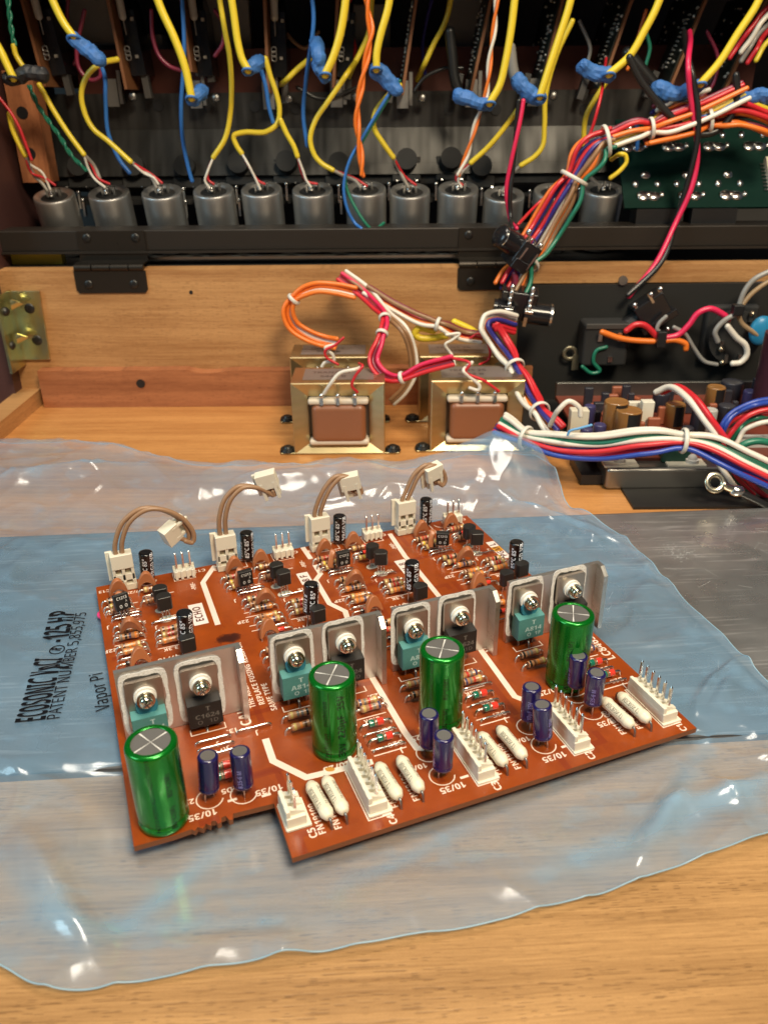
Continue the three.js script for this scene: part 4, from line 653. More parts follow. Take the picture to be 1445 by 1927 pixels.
cable('yellow cable falling to a blue ball left of the fourth card', [[-78,215.7,-488],[-77.1,205.3,-488],[-76.1,192.2,-488],[-74.5,184.5,-488],[-71.8,179.5,-488]], [[-72.4,179.7,-494],[-69.4,181.7,-494],[-68.1,183.6,-504]], 2);
cable('yellow cable bending down left to a blue sleeve, left of the orange pair', [[-18.6,215,-486],[-20,205.8,-486],[-22.5,195.3,-486],[-26.5,185,-486],[-31,177.1,-486]], [[-31.9,176.8,-492],[-34.6,180.3,-492],[-34.9,186,-492],[-36.1,192.9,-505]], 2.1);
cable('yellow cable right of the orange pair with a blue sleeve leaning right', [[4.1,214.9,-486],[2.1,205.7,-486],[-1.5,195.1,-486],[-3.6,186.7,-486],[-3.9,179.4,-486]], [[-4,179.1,-492],[0,176.6,-492],[3.1,173.3,-492],[6.5,170,-492]]);
cable('yellow cable sweeping to a lumpy blue sleeve left of the hanging pink wire', [[67.2,214.4,-486],[66.1,198.1,-486],[64.2,183.8,-486],[61.5,171.4,-486],[56.6,162.9,-486]], [[56.8,162.4,-490],[51,163,-490],[46.7,164.5,-490],[40.6,165.9,-490]]);
cable('yellow cable ending in a blue sleeve above the hanging pink wire', [[96.4,214.1,-486],[94.5,204.9,-486],[90.8,192,-486],[86.9,178.7,-486],[83.2,165.7,-486]], [[83.6,164.7,-490],[79.5,166.3,-490],[75,170.2,-490],[71.6,173.2,-490]]);
cable('yellow cable bending left into a blue sleeve above the coloured harness', [[142.2,213.8,-486],[139.2,204.6,-486],[135,195.7,-486],[129,184.7,-486],[118.9,176,-486]], [[119.4,175.6,-490],[115.1,175.9,-490],[110.4,177.6,-490],[106.1,180.2,-490]]);
cable('rightmost yellow cable, its blue sleeve reaching left under the tenth card', [[192.2,213.2,-484],[189.4,205.4,-484],[182.9,194.2,-484],[175.4,180.8,-484],[167.3,171.1,-484]], [[168.9,170.4,-490],[162.3,167.7,-490],[155.3,166.7,-490],[147.2,169.3,-490]]);
cable('yellow cable at the left edge running into a black sleeve', [[-204.2,197.9,-486],[-200.1,189.2,-486],[-198.1,182.9,-486],[-196.1,176.7,-486]], [[-200,176.6,-490],[-194.1,177.6,-490],[-188.1,179,-490],[-182,178.5,-490]], 2, true);
single('blue_sleeve', lumpy([[188.5,166.4,-488],[194.9,164.4,-488],[200.4,165.3,-488],[210.7,163.7,-488]], 3.6), sleeveMat, 'lumpy blue sleeve at the right edge of the picture', 'sleeve');
// cables down to the cans: yellow jacket, then bare leads
function drop(label, yellow, leads, r = 1.5) {
  const o = thing('can_cable', label, 'cable'); part('jacket', tube(yellow, r, yellow.length * 9, 9), W('yellow'), o);
  const s = yellow[yellow.length - 1];
  for (const [c, pts] of leads) part('lead', tube([s, ...pts], c === 'grey' ? 1.1 : 0.75, 24, 7), c === 'grey' ? braid : W(c), o);
}
drop('yellow cable with red and white leads dropping to the leftmost can', [[-209.9,159.5,-505],[-209.6,151.4,-505],[-207.7,144.5,-505],[-205.4,138.4,-505]], [['white', [[-205.1,133.8,-508],[-198.6,128.9,-508],[-195.7,119.9,-508]]], ['red', [[-204.8,128.9,-508],[-197.7,126,-508],[-192.5,122.2,-508]]], ['grey', [[-204.6,127.9,-510],[-200.6,123,-510],[-198.2,119.2,-510]]]]);
drop('straight yellow cable running down to the second can', [[-190.1,173.8,-505],[-185,161.9,-505],[-178.4,149.2,-505],[-171.8,138.7,-505]], [['white', [[-171.2,130.1,-508],[-168.4,124.9,-508],[-163.5,120.8,-508]]], ['red', [[-170.2,132.8,-510],[-167.4,125.6,-510],[-161.3,122.4,-510]]], ['grey', [[-168.8,132.1,-511],[-166.8,125.5,-511],[-166.7,122.3,-511]]]]);
drop('yellow cable bowing in a wide curve above the third can', [[-145.3,185.8,-505],[-153.1,184.3,-505],[-161.8,179.3,-505],[-167.6,169.7,-505],[-167.5,159.9,-505],[-164.1,151.8,-505],[-156.5,145.2,-505],[-145.6,134.6,-505]], [['grey', [[-140.1,129.2,-509],[-135.9,126.3,-509],[-133.6,120.5,-509]]], ['red', [[-136,127.4,-510],[-130.4,122.7,-510]]], ['white', [[-139.4,128.1,-508],[-134.2,125.5,-508],[-132.1,122.3,-508]]]]);
drop('yellow cable hanging almost straight above the fourth can', [[-87.7,215.8,-510],[-86,198.6,-510],[-84.7,187.3,-510],[-84.9,173.1,-510],[-86.7,159.8,-510],[-91,146.2,-510],[-98.8,136.2,-510]], [['red', [[-102.8,129.3,-511],[-103.3,124.2,-511],[-100.4,121.8,-511]]], ['white', [[-102.9,128.1,-508],[-104.6,123.8,-508],[-102.3,119.8,-508]]]]);
drop('yellow cable with a hooked bend above the fifth can', [[-65.2,185.9,-512],[-63.4,178.2,-512],[-60.5,168.9,-512],[-59.2,160.9,-512],[-60.9,153.6,-512],[-67.9,149.2,-512],[-80.1,149.1,-512],[-86.4,147.2,-512],[-85,141.9,-512],[-82.6,138.2,-512]], [['white', [[-78.7,132.1,-509],[-76,126.4,-509],[-72.9,118.9,-509]]], ['red', [[-78.5,130.6,-511],[-74.1,123.4,-511],[-70.5,121.6,-511]]]]);
drop('thin yellow cable running steeply down to the sixth can', [[-58.5,155.3,-508],[-55.4,148.2,-508],[-51.8,141.8,-508],[-50,136.5,-508]], [['white', [[-47.4,129,-509],[-45.8,123.9,-509],[-43.2,119.8,-509]]], ['red', [[-47.7,126,-511],[-44.8,122.5,-511],[-39.8,121.3,-511]]]]);
drop('yellow cable making a deep bow left of the orange pair', [[-16.3,184,-525],[-20.6,177.7,-508],[-25.2,171.8,-508],[-31.1,164.7,-508],[-38.7,155.1,-508],[-42.2,145.3,-508],[-40.1,136.9,-508],[-36,132.4,-508],[-30,129,-508]], [['grey', [[-22.8,125.3,-510],[-17.3,123,-510],[-14.2,119.5,-510]]], ['red', [[-17.3,124,-512],[-10.5,119.9,-512]]]]);
drop('yellow cable curving past the blue green loop to the eighth can', [[8.8,172.2,-506],[2.3,167.1,-506],[-5,158.6,-506],[-5.7,151.1,-506],[-0.9,143.4,-506],[5.1,135.6,-506]], [['grey', [[8.2,129.1,-510],[11.4,123.3,-510],[13.9,119.3,-510]]], ['red', [[12,125,-511],[18.3,120.3,-511]]]]);
drop('yellow cable coming from the right down to the ninth can', [[77.9,163.8,-506],[69.7,152.7,-506],[59.7,141,-506],[49.8,132.4,-506]], [['white', [[44.7,126.6,-509],[43,122.6,-509],[45,119.1,-509]]], ['red', [[42.4,126,-510],[41.8,123.1,-510],[45.7,120.2,-510]]]]);
drop('yellow cable with a rounded elbow at its foot right of the pink wire', [[102.4,202.3,-512],[95.1,185.9,-512],[90.9,166.4,-512],[91.5,151.6,-512],[91.2,140.5,-512],[87.3,135.2,-512],[79.6,130.4,-512]], [['grey', [[75.5,126.3,-514],[72.7,120.5,-514],[69.8,116.1,-514]]]]);
drop('short yellow cable dropping behind the red wire beside the harness', [[127.5,176.7,-515],[119.8,164.9,-515],[115.4,155.4,-515],[115.5,143,-515],[117.7,133.1,-515]], [['grey', [[120.8,124.3,-516],[128.3,118.4,-516]]]]);
wire('short_wire', 'yellow', [[-198.4,192.4,-500],[-198.1,188.5,-500],[-196.6,184.9,-500],[-194,180.9,-500]], 1.5, 'short yellow lead going into the black sleeve at the left');
pair('twisted_pair', ['green', 'green'], [[-196.3,218,-500],[-197.2,208.5,-500],[-197.9,200,-500],[-197.8,192.9,-500]], 0.8, 'green twisted pair in the top left corner', 0.5);
pair('twisted_pair', ['green', 'green'], [[-196.9,173.4,-508],[-194.1,163.9,-508],[-189.7,155.8,-508],[-185.1,148.4,-508],[-180,138.1,-508],[-172.5,129.8,-508]], 0.8, 'green twisted pair slanting down to the second can', 0.5);
wire('red_wire', 'red', [[-213.6,170.8,-500],[-207,160.8,-500],[-203.8,153.3,-500],[-202,145.2,-500],[-200.2,136.4,-500]], 0.9, 'red wire slanting down at the left edge');
pair('twisted_pair', ['orange', 'orange'], [[-9,215.4,-490],[-7.5,203.7,-490],[-6.5,196.1,-490],[-9,184.5,-490],[-11.4,174.6,-490],[-13.9,163.2,-490],[-14.7,154.2,-490],[-13.5,142.2,-490],[-12.4,127.3,-490]], 1.1, 'bright orange twisted pair hanging down in the middle', 0.2);
pair('twisted_pair', ['orange', 'white'], [[58.8,213,-494],[58.2,198.8,-494],[56.7,184.2,-494],[55.3,166.5,-494],[50.7,153.6,-494],[46.6,138.6,-494],[41.7,126.6,-494]], 0.9, 'orange and white twisted pair hanging above the ninth can', 0.2);
{
  const o = thing('wire_loop', 'blue and green wires hanging in a loop in front of the seventh can', 'wire pair');
  part('wire', tube([[7.4,174.5,-492],[-2.2,160.8,-492],[-12.6,145.6,-492],[-19.7,134.1,-492],[-23.1,121.1,-492],[-21.3,109.1,-492],[-17.2,101.6,-492],[-13.5,99.2,-488]], 0.9, 60), W('sky'), o); part('wire', tube([[8.5,174,-494],[-1.9,159.7,-494],[-11.5,145.5,-494],[-20.1,133.1,-494],[-21.9,121.5,-494],[-7.4,98,-492],[-0.6,100.5,-500]], 0.9, 60), W('green'), o);
}
[['blue wire hanging beside the fourth blue sleeve', [[-38.2,215.6,-512],[-37.9,203.4,-512],[-43.4,175.4,-512],[-45.8,158.1,-512],[-44.5,141.8,-512]]], ['dark blue wire behind the third can cable', [[-158.3,185.8,-516],[-156.7,177.7,-516],[-158.3,165.7,-516],[-159.4,149.3,-516],[-155.2,135.2,-516],[-150.3,127.9,-516]]], ['dark blue wire dropping behind the fourth can', [[-109.9,217.2,-522],[-112,189.4,-522],[-117,162.7,-522],[-118.1,146,-522],[-116.4,128.7,-522],[-115.2,122.8,-522]]], ['short dark blue wire at the fifth can', [[-68.9,183.4,-512],[-66.2,173,-512],[-65.1,162.3,-512],[-63.3,154.2,-512]]], ['blue wire coming down at the green board', [[143.5,153.1,-512],[145.5,147,-512],[146,138.6,-512]]]].forEach(([l, p]) => wire('blue_wire', 'sky', p, 1.2, l));
[['brown wire bow hanging left of the second card', [[-166.9,210.9,-530],[-174.8,191.6,-530],[-174.9,182.3,-530],[-169.7,176.8,-530],[-164,178.1,-530],[-162.2,184.8,-530]]], ['dark brown wire bow behind the long left yellow cable', [[-130.9,211.1,-535],[-131.8,198.1,-535],[-129.4,188.8,-535],[-123.9,183.4,-535],[-118,181.4,-535]]], ['dark wire arching behind the fourth can cable', [[-94.9,210.8,-535],[-91.5,205.6,-535],[-91.9,195.2,-535],[-97.2,188.6,-535]]]].forEach(([l, p]) => wire('brown_wire', 'maroon', p, 1.2, l));
[['black lead crossing behind the sixth card', [[18.2,170,-540],[24.4,176.9,-540],[36.7,181.5,-540],[46.1,181.4,-540]]], ['thick black lead hanging beside the orange white pair', [[37.4,199,-530],[38.9,188.6,-530],[41.1,175.2,-530],[45.2,165.6,-530]]], ['black cable loop hanging below the tenth card', [[128.3,183.6,-484],[135.5,173.3,-484],[147,161.7,-484],[158.3,152.9,-484],[169.3,147.1,-484],[179.2,148.1,-484],[185.8,154.7,-484],[187.8,165.4,-484],[185.4,174.9,-484]]], ['thick black lead left of the black loop', [[131.2,186.3,-500],[139.3,178.7,-500],[147.6,171,-500],[152.8,165.8,-500]]], ['grey lead entering the lumpy blue sleeve', [[70.1,190.1,-515],[72.2,179.8,-515],[74.7,173.2,-515]]]].forEach(([l, p], i) => wire('black_wire', i === 4 ? 'grey' : 'black', p, [1, 3, 1.9, 3.4, 3][i], l));
[['yellow diagonal stub behind the orange pair', [[-21.8,176.4,-560],[-17.9,182.3,-535],[-12.8,190.6,-535],[-8.3,199.7,-535],[-6.3,217.7,-535]]], ['yellow diagonal stub left of the fourth blue sleeve', [[-63.3,173.8,-560],[-56.5,176.1,-535],[-50,181.5,-535],[-43,186.3,-535]]], ['yellow lead slanting behind the sixth card', [[20.4,176.1,-560],[24.2,184.3,-540],[28.7,193.2,-540],[35.5,205,-540],[39.3,220.4,-540]]]].forEach(([l, p]) => wire('yellow_stub', 'yellow', p, 1.6, l));
pair('twisted_pair', ['pink', 'black'], [[164.9,196.6,-510],[159.2,178.4,-480],[163.2,165.6,-480],[166.8,154.2,-480],[169.4,138.6,-480],[168.2,120.6,-480],[163.9,102.8,-480],[154.3,82.5,-470],[137,65.4,-462]], 1.5, 'pink and black twisted pair hanging down to the jack on the black panel', 0.07);
pair('twisted_pair', ['pink', 'black'], [[71.9,163.8,-476],[70.6,148.6,-476],[69.1,133,-476],[67.9,119.5,-476],[69.9,105.7,-476],[69.4,102.8,-455]], 1.2, 'pink and black pair dropping to the upper loose jack', 0.08);
wire('red_wire', 'red', [[124.8,184.8,-520],[115,163.5,-484],[111.6,147.5,-484],[105.8,133.5,-484],[98,123.5,-484],[85.6,111.7,-484],[71.3,105,-455]], 0.85, 'thin red wire slanting down to the upper loose jack');
[['dim maroon wire curling behind the second card', 'maroon', [[-184.3,221.7,-560],[-187.3,208.3,-560],[-182.8,194.6,-560],[-187.5,186.2,-560]]], ['dim grey wire hanging behind the third card', 'grey', [[-109.4,215.8,-560],[-113.1,202.3,-560],[-110.2,191.2,-560],[-113.4,180,-560]]], ['dim brown wire sagging between the fourth and fifth cards', 'brown', [[-63.2,212.7,-560],[-56.2,199.1,-560],[-46.9,193.5,-560],[-38.6,201.7,-560]]], ['dim red wire hanging left of the orange pair', 'red', [[-19,220.4,-560],[-21,207,-560],[-17.2,193.3,-560],[-20,182.1,-560]]], ['dim navy wire hanging right of the sixth card', 'navy', [[28.4,217.3,-560],[24.9,203.9,-560],[23.4,193,-560],[25.2,178.9,-560]]], ['dim grey wire looping right of the eighth card', 'grey', [[113.3,204.8,-545],[120.8,191.4,-545],[120.4,180.4,-545],[129.4,170.6,-545]]], ['dim orange wire slanting at the ninth card', 'orange', [[149.6,209.3,-540],[146.8,196.2,-540],[145.1,185.5,-540],[142.7,180.1,-540]]], ['dim black wire sagging over the red board', 'black', [[-52,172.2,-550],[-39.4,166.3,-550],[-26.5,168.2,-550],[-13.5,173.3,-550]]], ['dim brown wire under the tenth card', 'maroon', [[186.2,198.6,-540],[194.7,185.1,-540],[194,171.4,-540],[186,163.1,-540]]], ['dim green wire behind the right harness', 'green', [[148.2,198.2,-530],[151.4,190.3,-530],[150.4,182.4,-530],[148.4,174.3,-530]]]].forEach(([l, col, p]) => wire('inner_wire', col, p, 1.1, l));
// the big coloured harness
function bundle(name, label, path, cols, r, spread, ties = [], flatness = 0.6) {
  const o = thing(name, label, 'wire harness'); const n = cols.length;
  const c = new THREE.CatmullRomCurve3(path.map(vec), false, 'centripetal'), N = path.length * 5, F = new THREE.Vector3(0, 0.45, 1).normalize();
  cols.forEach((col, k) => {
    const pts = [];
    for (let i = 0; i <= N; i++) {
      const t = i / N, p = c.getPointAt(t), T = c.getTangentAt(t), side = new THREE.Vector3().crossVectors(T, F).normalize();
      const w = spread * (1 - 0.45 * ties.reduce((m, q) => Math.max(m, Math.exp(-Math.pow((t - q) / 0.07, 2))), 0));
      const a = -((k + 0.5) / n - 0.5) * 2 * w + 0.22 * spread * (vn(t * 4, k, 211) - 0.5), b = flatness * w * Math.sin(k * 2.4 + 1) + 0.4 * (vn(t * 5, k + 20, 212) - 0.5) * spread;
      pts.push([p.x + side.x * a + F.x * b, p.y + side.y * a + F.y * b, p.z + side.z * a + F.z * b]);
    }
    part('wire', tube(pts, r, N * 3, 8), W(col), o);
  });
  const tieMat = M([0.72, 0.68, 0.6], 0.4);
  for (const q of ties) {
    const p = c.getPointAt(q), T = c.getTangentAt(q), g = new THREE.TorusGeometry(spread * 0.72 + r * 0.7, 0.6, 8, 24); g.scale(1, 1, 1.8); g.applyQuaternion(new THREE.Quaternion().setFromUnitVectors(new THREE.Vector3(0, 0, 1), T)); part('cable_tie', g.translate(p.x, p.y, p.z), tieMat, o);
  }
  return o;
}
bundle('wire_harness', 'rainbow coloured wire harness sweeping from the loose jacks up to the right', [[68.7,71.2,-452],[76.1,82.9,-458],[87.2,97.9,-470],[96.1,114.4,-470],[104.5,131,-470],[113.2,142.8,-470],[119.9,145.3,-470]], ['green', 'brown', 'orange', 'brown', 'white', 'navy', 'red', 'navy', 'red', 'orange'], 1.25, 9.5, [0.18, 0.72, 0.97]);
bundle('wire_harness', 'white, red and blue wire bundle running right behind the hanging pink wire', [[123.5,144.8,-484],[134.6,148.4,-484],[148.6,150.9,-484],[162.3,154.9,-484],[175.6,160.4,-484],[191.3,167.4,-484]], ['white', 'sky', 'yellow', 'orange', 'white', 'red', 'maroon'], 1.25, 6, [0.3]);
bundle('wire_harness', 'orange and yellow wire bundle arching to the right edge under the lumpy blue sleeves', [[142.5,147.2,-486],[157.9,150.3,-486],[174.6,154,-486],[189.9,156.5,-486],[203.4,153.5,-486],[219.1,147.2,-486]], ['orange', 'orange', 'maroon', 'red', 'orange', 'red', 'yellow'], 1.35, 8, [0.42]);
bundle('wire_harness', 'dark red bundle slanting down right of the hanging pink wire', [[151.1,156.7,-500],[160.7,161.8,-500],[169.2,163.6,-500],[177.5,166.1,-500]], ['maroon', 'red', 'orange', 'white', 'navy', 'maroon'], 1.3, 6);
bundle('wire_harness', 'red, white and yellow wires in the top right corner', [[201.8,184.2,-520],[206.6,193.2,-520],[211.2,199.5,-520],[220.8,209.4,-520]], ['yellow', 'red', 'grey', 'white', 'red'], 1.4, 8);
wire('yellow_wire', 'yellow', [[122.1,126.2,-472],[126.6,129.6,-472],[129.7,134,-472],[128.7,137.5,-472],[126.4,138,-472],[124.9,134.7,-485]], 1.2, 'single yellow wire looping out of the rainbow harness');
// loose jacks
const jackSolder = (pts) => pts.map(([x, y, z]) => ball(1.5, x, y, z, 1, 1.2, 1, 10));
{
  const o = thing('jack', 'upper loose black jack with chromed round end, hanging over the rail', 'jack', [[68.4,94.8,-450]][0]);
  o.rotation.set(0.3, 0.3, -0.62);
  part('body', [rbox(13, 13, 13, 7, 0, 0, 0.8), rbox(10, 6, 14, 6, -6, 1, 0.6)], blackGloss, o);
  part('barrel', [cylX(6.2, 12, -4.5, 0.8, 0, 24), ball(6.2, -10, 0.8, 0, 0.45, 1, 1, 20)], blackGloss, o);
  part('contact', [mv(new THREE.TorusGeometry(5.8, 0.5, 8, 24, 3.6).rotateY(Math.PI / 2), -9.8, 0.8, 0), box(1, 7, 2.2, 1.8, 6, 5), mv(new THREE.TorusGeometry(1.6, 0.6, 8, 16), 6, 7.2, 4), box(1, 10, 2, 3, -1, 6.8), box(1, 10, 2, 11, -1, 6.8)], tin, o);
  part('solder', jackSolder([[1, 10.4, 3], [13, 7.6, 2]]), tin, o);
}
{
  const o = thing('jack', 'lower loose black double jack with a row of bright solder tags', 'jack', [[74.5,62.5,-448]][0]);
  o.rotation.set(0.2, -0.1, -0.1);
  part('body', [rbox(20, 16, 12, -2, 1, -3, 0.8), rbox(9, 9, 10, -8.6, -2, 2, 0.6)], blackGloss, o);
  part('barrel', [cylX(5.8, 14, 9, -2.4, 1, 24), cylX(5, 6, -12, -2, 1, 20)], blackGloss, o);
  part('washer', [cylX(6.3, 1.2, 16.6, -2.4, 1, 24)], tin, o);
  part('contact', [...[-7, 4].flatMap((x) => [box(2, 10, 0.7, x, 7.4, 4.6), rbox(4.6, 1.8, 2, x, 0.4, 6.4, 0.4), box(1.8, 6, 0.7, x - 1, -5, 6.4)])], tin, o);
  part('solder', [-7, 4].flatMap((x) => jackSolder([[x, 12.6, 4.6], [x, 9.6, 5.2], [x - 0.2, 6, 5.2], [x, 3, 5.4]])), tin, o);
}
wire('wire_stub', 'maroon', [[70.2,80.1,-450],[71,75.9,-450],[70.1,71.6,-450]], 1.7, 'short dark pink stub between the two loose jacks');
// harness from the jacks down the right of the transformers
bundle('wire_harness', 'white, navy, orange and red harness falling from the lower jack past the right transformer', [[70.4,54.5,-440],[60,58.1,-435],[54.6,57.1,-430],[60.5,48.1,-428],[67,40.2,-410],[71.9,30.7,-395],[75.8,27,-375],[81.4,21.9,-365]], ['white', 'white', 'orange', 'navy', 'navy', 'red', 'red'], 1.3, 5.6, [0.5, 0.86]);
bundle('wire_harness', 'green, white, red and blue wire bundle running right in front of the populated board', [[55.8,21.7,-375],[65.7,20,-362],[80.4,19.5,-352],[96.2,20.8,-346],[113.5,25.7,-340],[129.4,27.3,-338],[143.2,25.5,-336],[158.7,19.2,-330],[174.9,12.3,-326]], ['blue', 'pink', 'navy', 'red', 'navy', 'white', 'green', 'green', 'white', 'white'], 1.25, 6.2, [0.13, 0.66]);
bundle('wire_harness', 'red and green wires turning down at the right edge beside the ring terminal', [[148,22.8,-338],[153.3,15.4,-334],[161.6,6.1,-334],[171.7,-2.1,-334],[184,-8.5,-334]], ['white', 'green', 'red', 'red'], 1.3, 4);
pair('twisted_pair', ['red', 'white'], [[140.8,29.1,-400],[145.4,33.5,-395],[149.9,32.4,-380],[154.8,25.4,-365],[154.6,23.3,-345]], 1.7, 'red and pale wire pair arching over the populated board', 0.02);
wire('green_wire', 'green', [[160,18,-345],[164,22.2,-345],[169.8,23.7,-345],[181.2,21.5,-345]], 1.7, 'dark green wire arching at the right edge above the white connector');
wire('white_wire', 'white', [[77.9,25.8,-362],[78.8,36.8,-352],[83.3,41.1,-352],[88.5,37.8,-352],[89.3,34.2,-352]], 1.2, 'single white wire looping beside the harness tie onto the board');
single('blue_twig', tube([[82.4,27.9,-344],[83.2,29.7,-344],[87.4,31,-344],[92.6,32.5,-344]], 0.6, 30), M([0.12, 0.35, 0.65], 0.45), 'thin pale blue bag tie bent beside the harness tie', 'tie');
// transformer leads
bundle('wire_harness', 'orange and white looped leads left above the transformers', [[-16.6,70.3,-450],[-26.2,72.4,-450],[-38.7,73,-450],[-49.4,68.2,-450],[-53.7,61,-450],[-51.5,53,-450],[-43.5,47,-450],[-34.1,43.3,-450],[-27.9,43.1,-446]], ['orange', 'orange', 'white', 'orange'], 1.25, 3.6, [0.45]);
bundle('wire_harness', 'thick red, brown and maroon bundle bending over between the transformers', [[-24.8,77.8,-456],[-15.5,71.9,-452],[-5.8,65.7,-440],[-0.4,61.9,-428],[-2.9,53.4,-415],[-6.3,43.6,-410],[-1.1,37.7,-405],[6.5,37.5,-400],[18.6,43,-398],[33.1,47.4,-396]], ['red', 'maroon', 'red', 'pink'], 1.15, 2.8, [0.36, 0.46, 0.77]);
bundle('wire_harness', 'brown and clear leads hanging down between the two front transformers', [[-22.5,79.7,-458],[-10.2,72.2,-450],[1.3,62.2,-434],[9.7,56.6,-424],[14.2,45.2,-424],[14.9,33.5,-424],[9.8,23.1,-424],[3.4,16.7,-424]], ['brown', 'brown', 'white'], 1.1, 2.4);
bundle('wire_harness', 'brown, orange and red leads sloping right to the yellow sleeves', [[-10.2,72.2,-450],[4.3,64.8,-444],[18.7,58.4,-440],[30,56,-435],[42.1,49.4,-440],[52.4,47.6,-440]], ['white', 'orange', 'red', 'brown', 'maroon'], 1.15, 3.6, [0.62]);
{
  const o = thing('sleeved_leads', 'yellow sleeved leads lying over the rear right transformer', 'leads');
  part('sleeve', [tube([[32.8,48.9,-440],[26.1,47.8,-440],[18.8,47.9,-440],[15.9,50.2,-440],[18.2,53.2,-440],[26,51.9,-440]], 2, 50), tube([[38.1,55,-446],[47,50.8,-446],[53.1,46.6,-446]], 2, 30)], W('yellow'), o);
  part('lead', tube([[32.8,51.6,-432],[39.9,52.1,-432],[35.7,48.6,-432],[32.3,46.3,-432],[36,40.4,-432],[37.3,36,-425]], 0.8, 50), W('white'), o); part('lead', tube([[46.2,48.7,-436],[50.4,51,-436],[54.9,47.4,-436],[57.3,40,-436],[56.3,36.2,-436],[51.3,35,-432]], 0.7, 50), W('red'), o);
}
[['white lead hooked onto the left terminal of the front left transformer', 'white', [[-30.9,33.8,-388],[-27.4,39.4,-386],[-22.5,44.8,-386],[-15.1,46.6,-386],[-11.7,45.3,-395]]], ['red lead on the right terminal of the front left transformer', 'red', [[-14.4,34.3,-388],[-16.9,38.3,-386],[-15.2,43.1,-386],[-11.5,47.9,-386],[-13.3,46.9,-395]]], ['white zigzag lead on the rear left transformer', 'white', [[-35,34.5,-432],[-33.2,36.8,-432],[-28.5,37.4,-432],[-28.9,41,-432],[-32.8,44.8,-432],[-27,46.8,-432]]], ['red zigzag lead tangled above the rear left transformer', 'red', [[-26.1,36.2,-430],[-32.3,40.4,-430],[-32.7,43.9,-430],[-27.5,46.8,-430],[-22.7,50.8,-430]]], ['white lead hooked over the front right transformer', 'white', [[41.9,35.7,-389],[46.1,34.9,-388],[46.6,37.1,-388],[40.5,42.6,-388],[38.3,44.8,-388],[43.1,47,-395]]], ['red lead to the right terminal of the front right transformer', 'red', [[56.4,33.9,-389],[48.5,39.8,-388],[39.4,44.3,-388],[41.3,48.5,-388],[33.5,49.3,-395]]]].forEach(([l, c, p]) => wire('thin_lead', c, p, c === 'white' ? 0.95 : 0.75, l));

// ================= right hand side =================
{
  const o = thing('green_board', 'dark green circuit board with rows of bright solder joints above the rail at right', 'circuit board');
  const q = [[138.5,109.6,-500],[230.5,108.9,-500]][0], a = [q[0], q[1]];
  const g = box(120, 62, 1.6, 60, 31, 0).rotateX(-0.75).translate(a[0], a[1] - 2, -497);
  part('board', g, M([0.003, 0.024, 0.017], 0.5, 0, { specularIntensity: 0.3 }), o);
  part('support', [box(26, 20, 14, a[0] + 20, a[1] - 12, -502), box(26, 20, 14, a[0] + 52, a[1] - 12, -502)], black, o);
  for (const [x, y] of [[10, 8], [34, 8], [58, 8], [4, 42], [28, 42], [52, 42], [76, 42]]) { const c = part('solder_joint', [ball(3, -2.4, 0, 0, 1.5, 1.2, 0.45, 8), ball(3.2, 3.6, -0.4, 0, 1.4, 1, 0.5, 8), ball(2.2, 0.6, 1, 0, 1.6, 1, 0.6, 8), ball(2.2, -6.4, 8, 0, 1, 1.2, 0.8, 8), ball(2.1, 6.4, 8, 0, 1, 1.2, 0.8, 8), ball(2.2, 0, 14, 0, 1.5, 1.2, 0.8, 8), ball(1.5, 8.5, 1, 0, 1, 1.4, 0.8, 8)].map((b) => b.translate(x + 4, y, 1).rotateX(-0.75).translate(a[0], a[1] - 2, -497)), tin, o); }
  part('connector', [box(7, 24, 4, 88, 20, 2).rotateX(-0.75).translate(a[0], a[1] - 2, -497)], ivoryDull, o);
  part('connector_pin', Array.from({ length: 8 }, (_, k) => box(3, 1, 1, 83, 11 + k * 2.5, 1.5).rotateX(-0.75).translate(a[0], a[1] - 2, -497)), tin, o);
}
{
  const o = thing('selector_switch', 'black square socket with orange wire mounted on the black panel', 'socket', [[125.9,38.5,-468]][0]);
  part('body', rbox(26, 25, 16, 0, 0, 4, 2), blackMatt, o); part('rim', rbox(25, 3, 1, 0, 11, 12.4, 0.4), M([0.05, 0.045, 0.04], 0.5), o);
  part('tag', [box(2.2, 5, 2.4, -4, 5, 12), box(2.2, 5, 2.4, 7, 5, 12), box(2.4, 3, 2.4, 3, -8, 12)], tin, o);
}
{
  const o = thing('panel_jack', 'black jack screwed to the black panel below the hanging pink wire', 'jack', [[151.7,56.2,-464]][0]);
  o.rotation.z = 0.6; part('body', [rbox(18, 17, 14, 0, 0, 0, 0.8), rbox(22, 4, 10, 0, -6, 3, 0.5)], blackGloss, o); part('bushing', cylX(5, 8, -12, 0, 0, 20), black, o);
  part('tag', [box(1.4, 6, 1, -7, 8, 6), box(1.4, 6, 1, 2, 9, 7), box(1.4, 7, 1, 8, 7, 5), ball(1.5, 3, 11, 7), ball(1.5, 9, 10, 5), ball(1.6, -7, 10.4, 6), ball(1.6, 2, -12, 7)], tin, o);
}
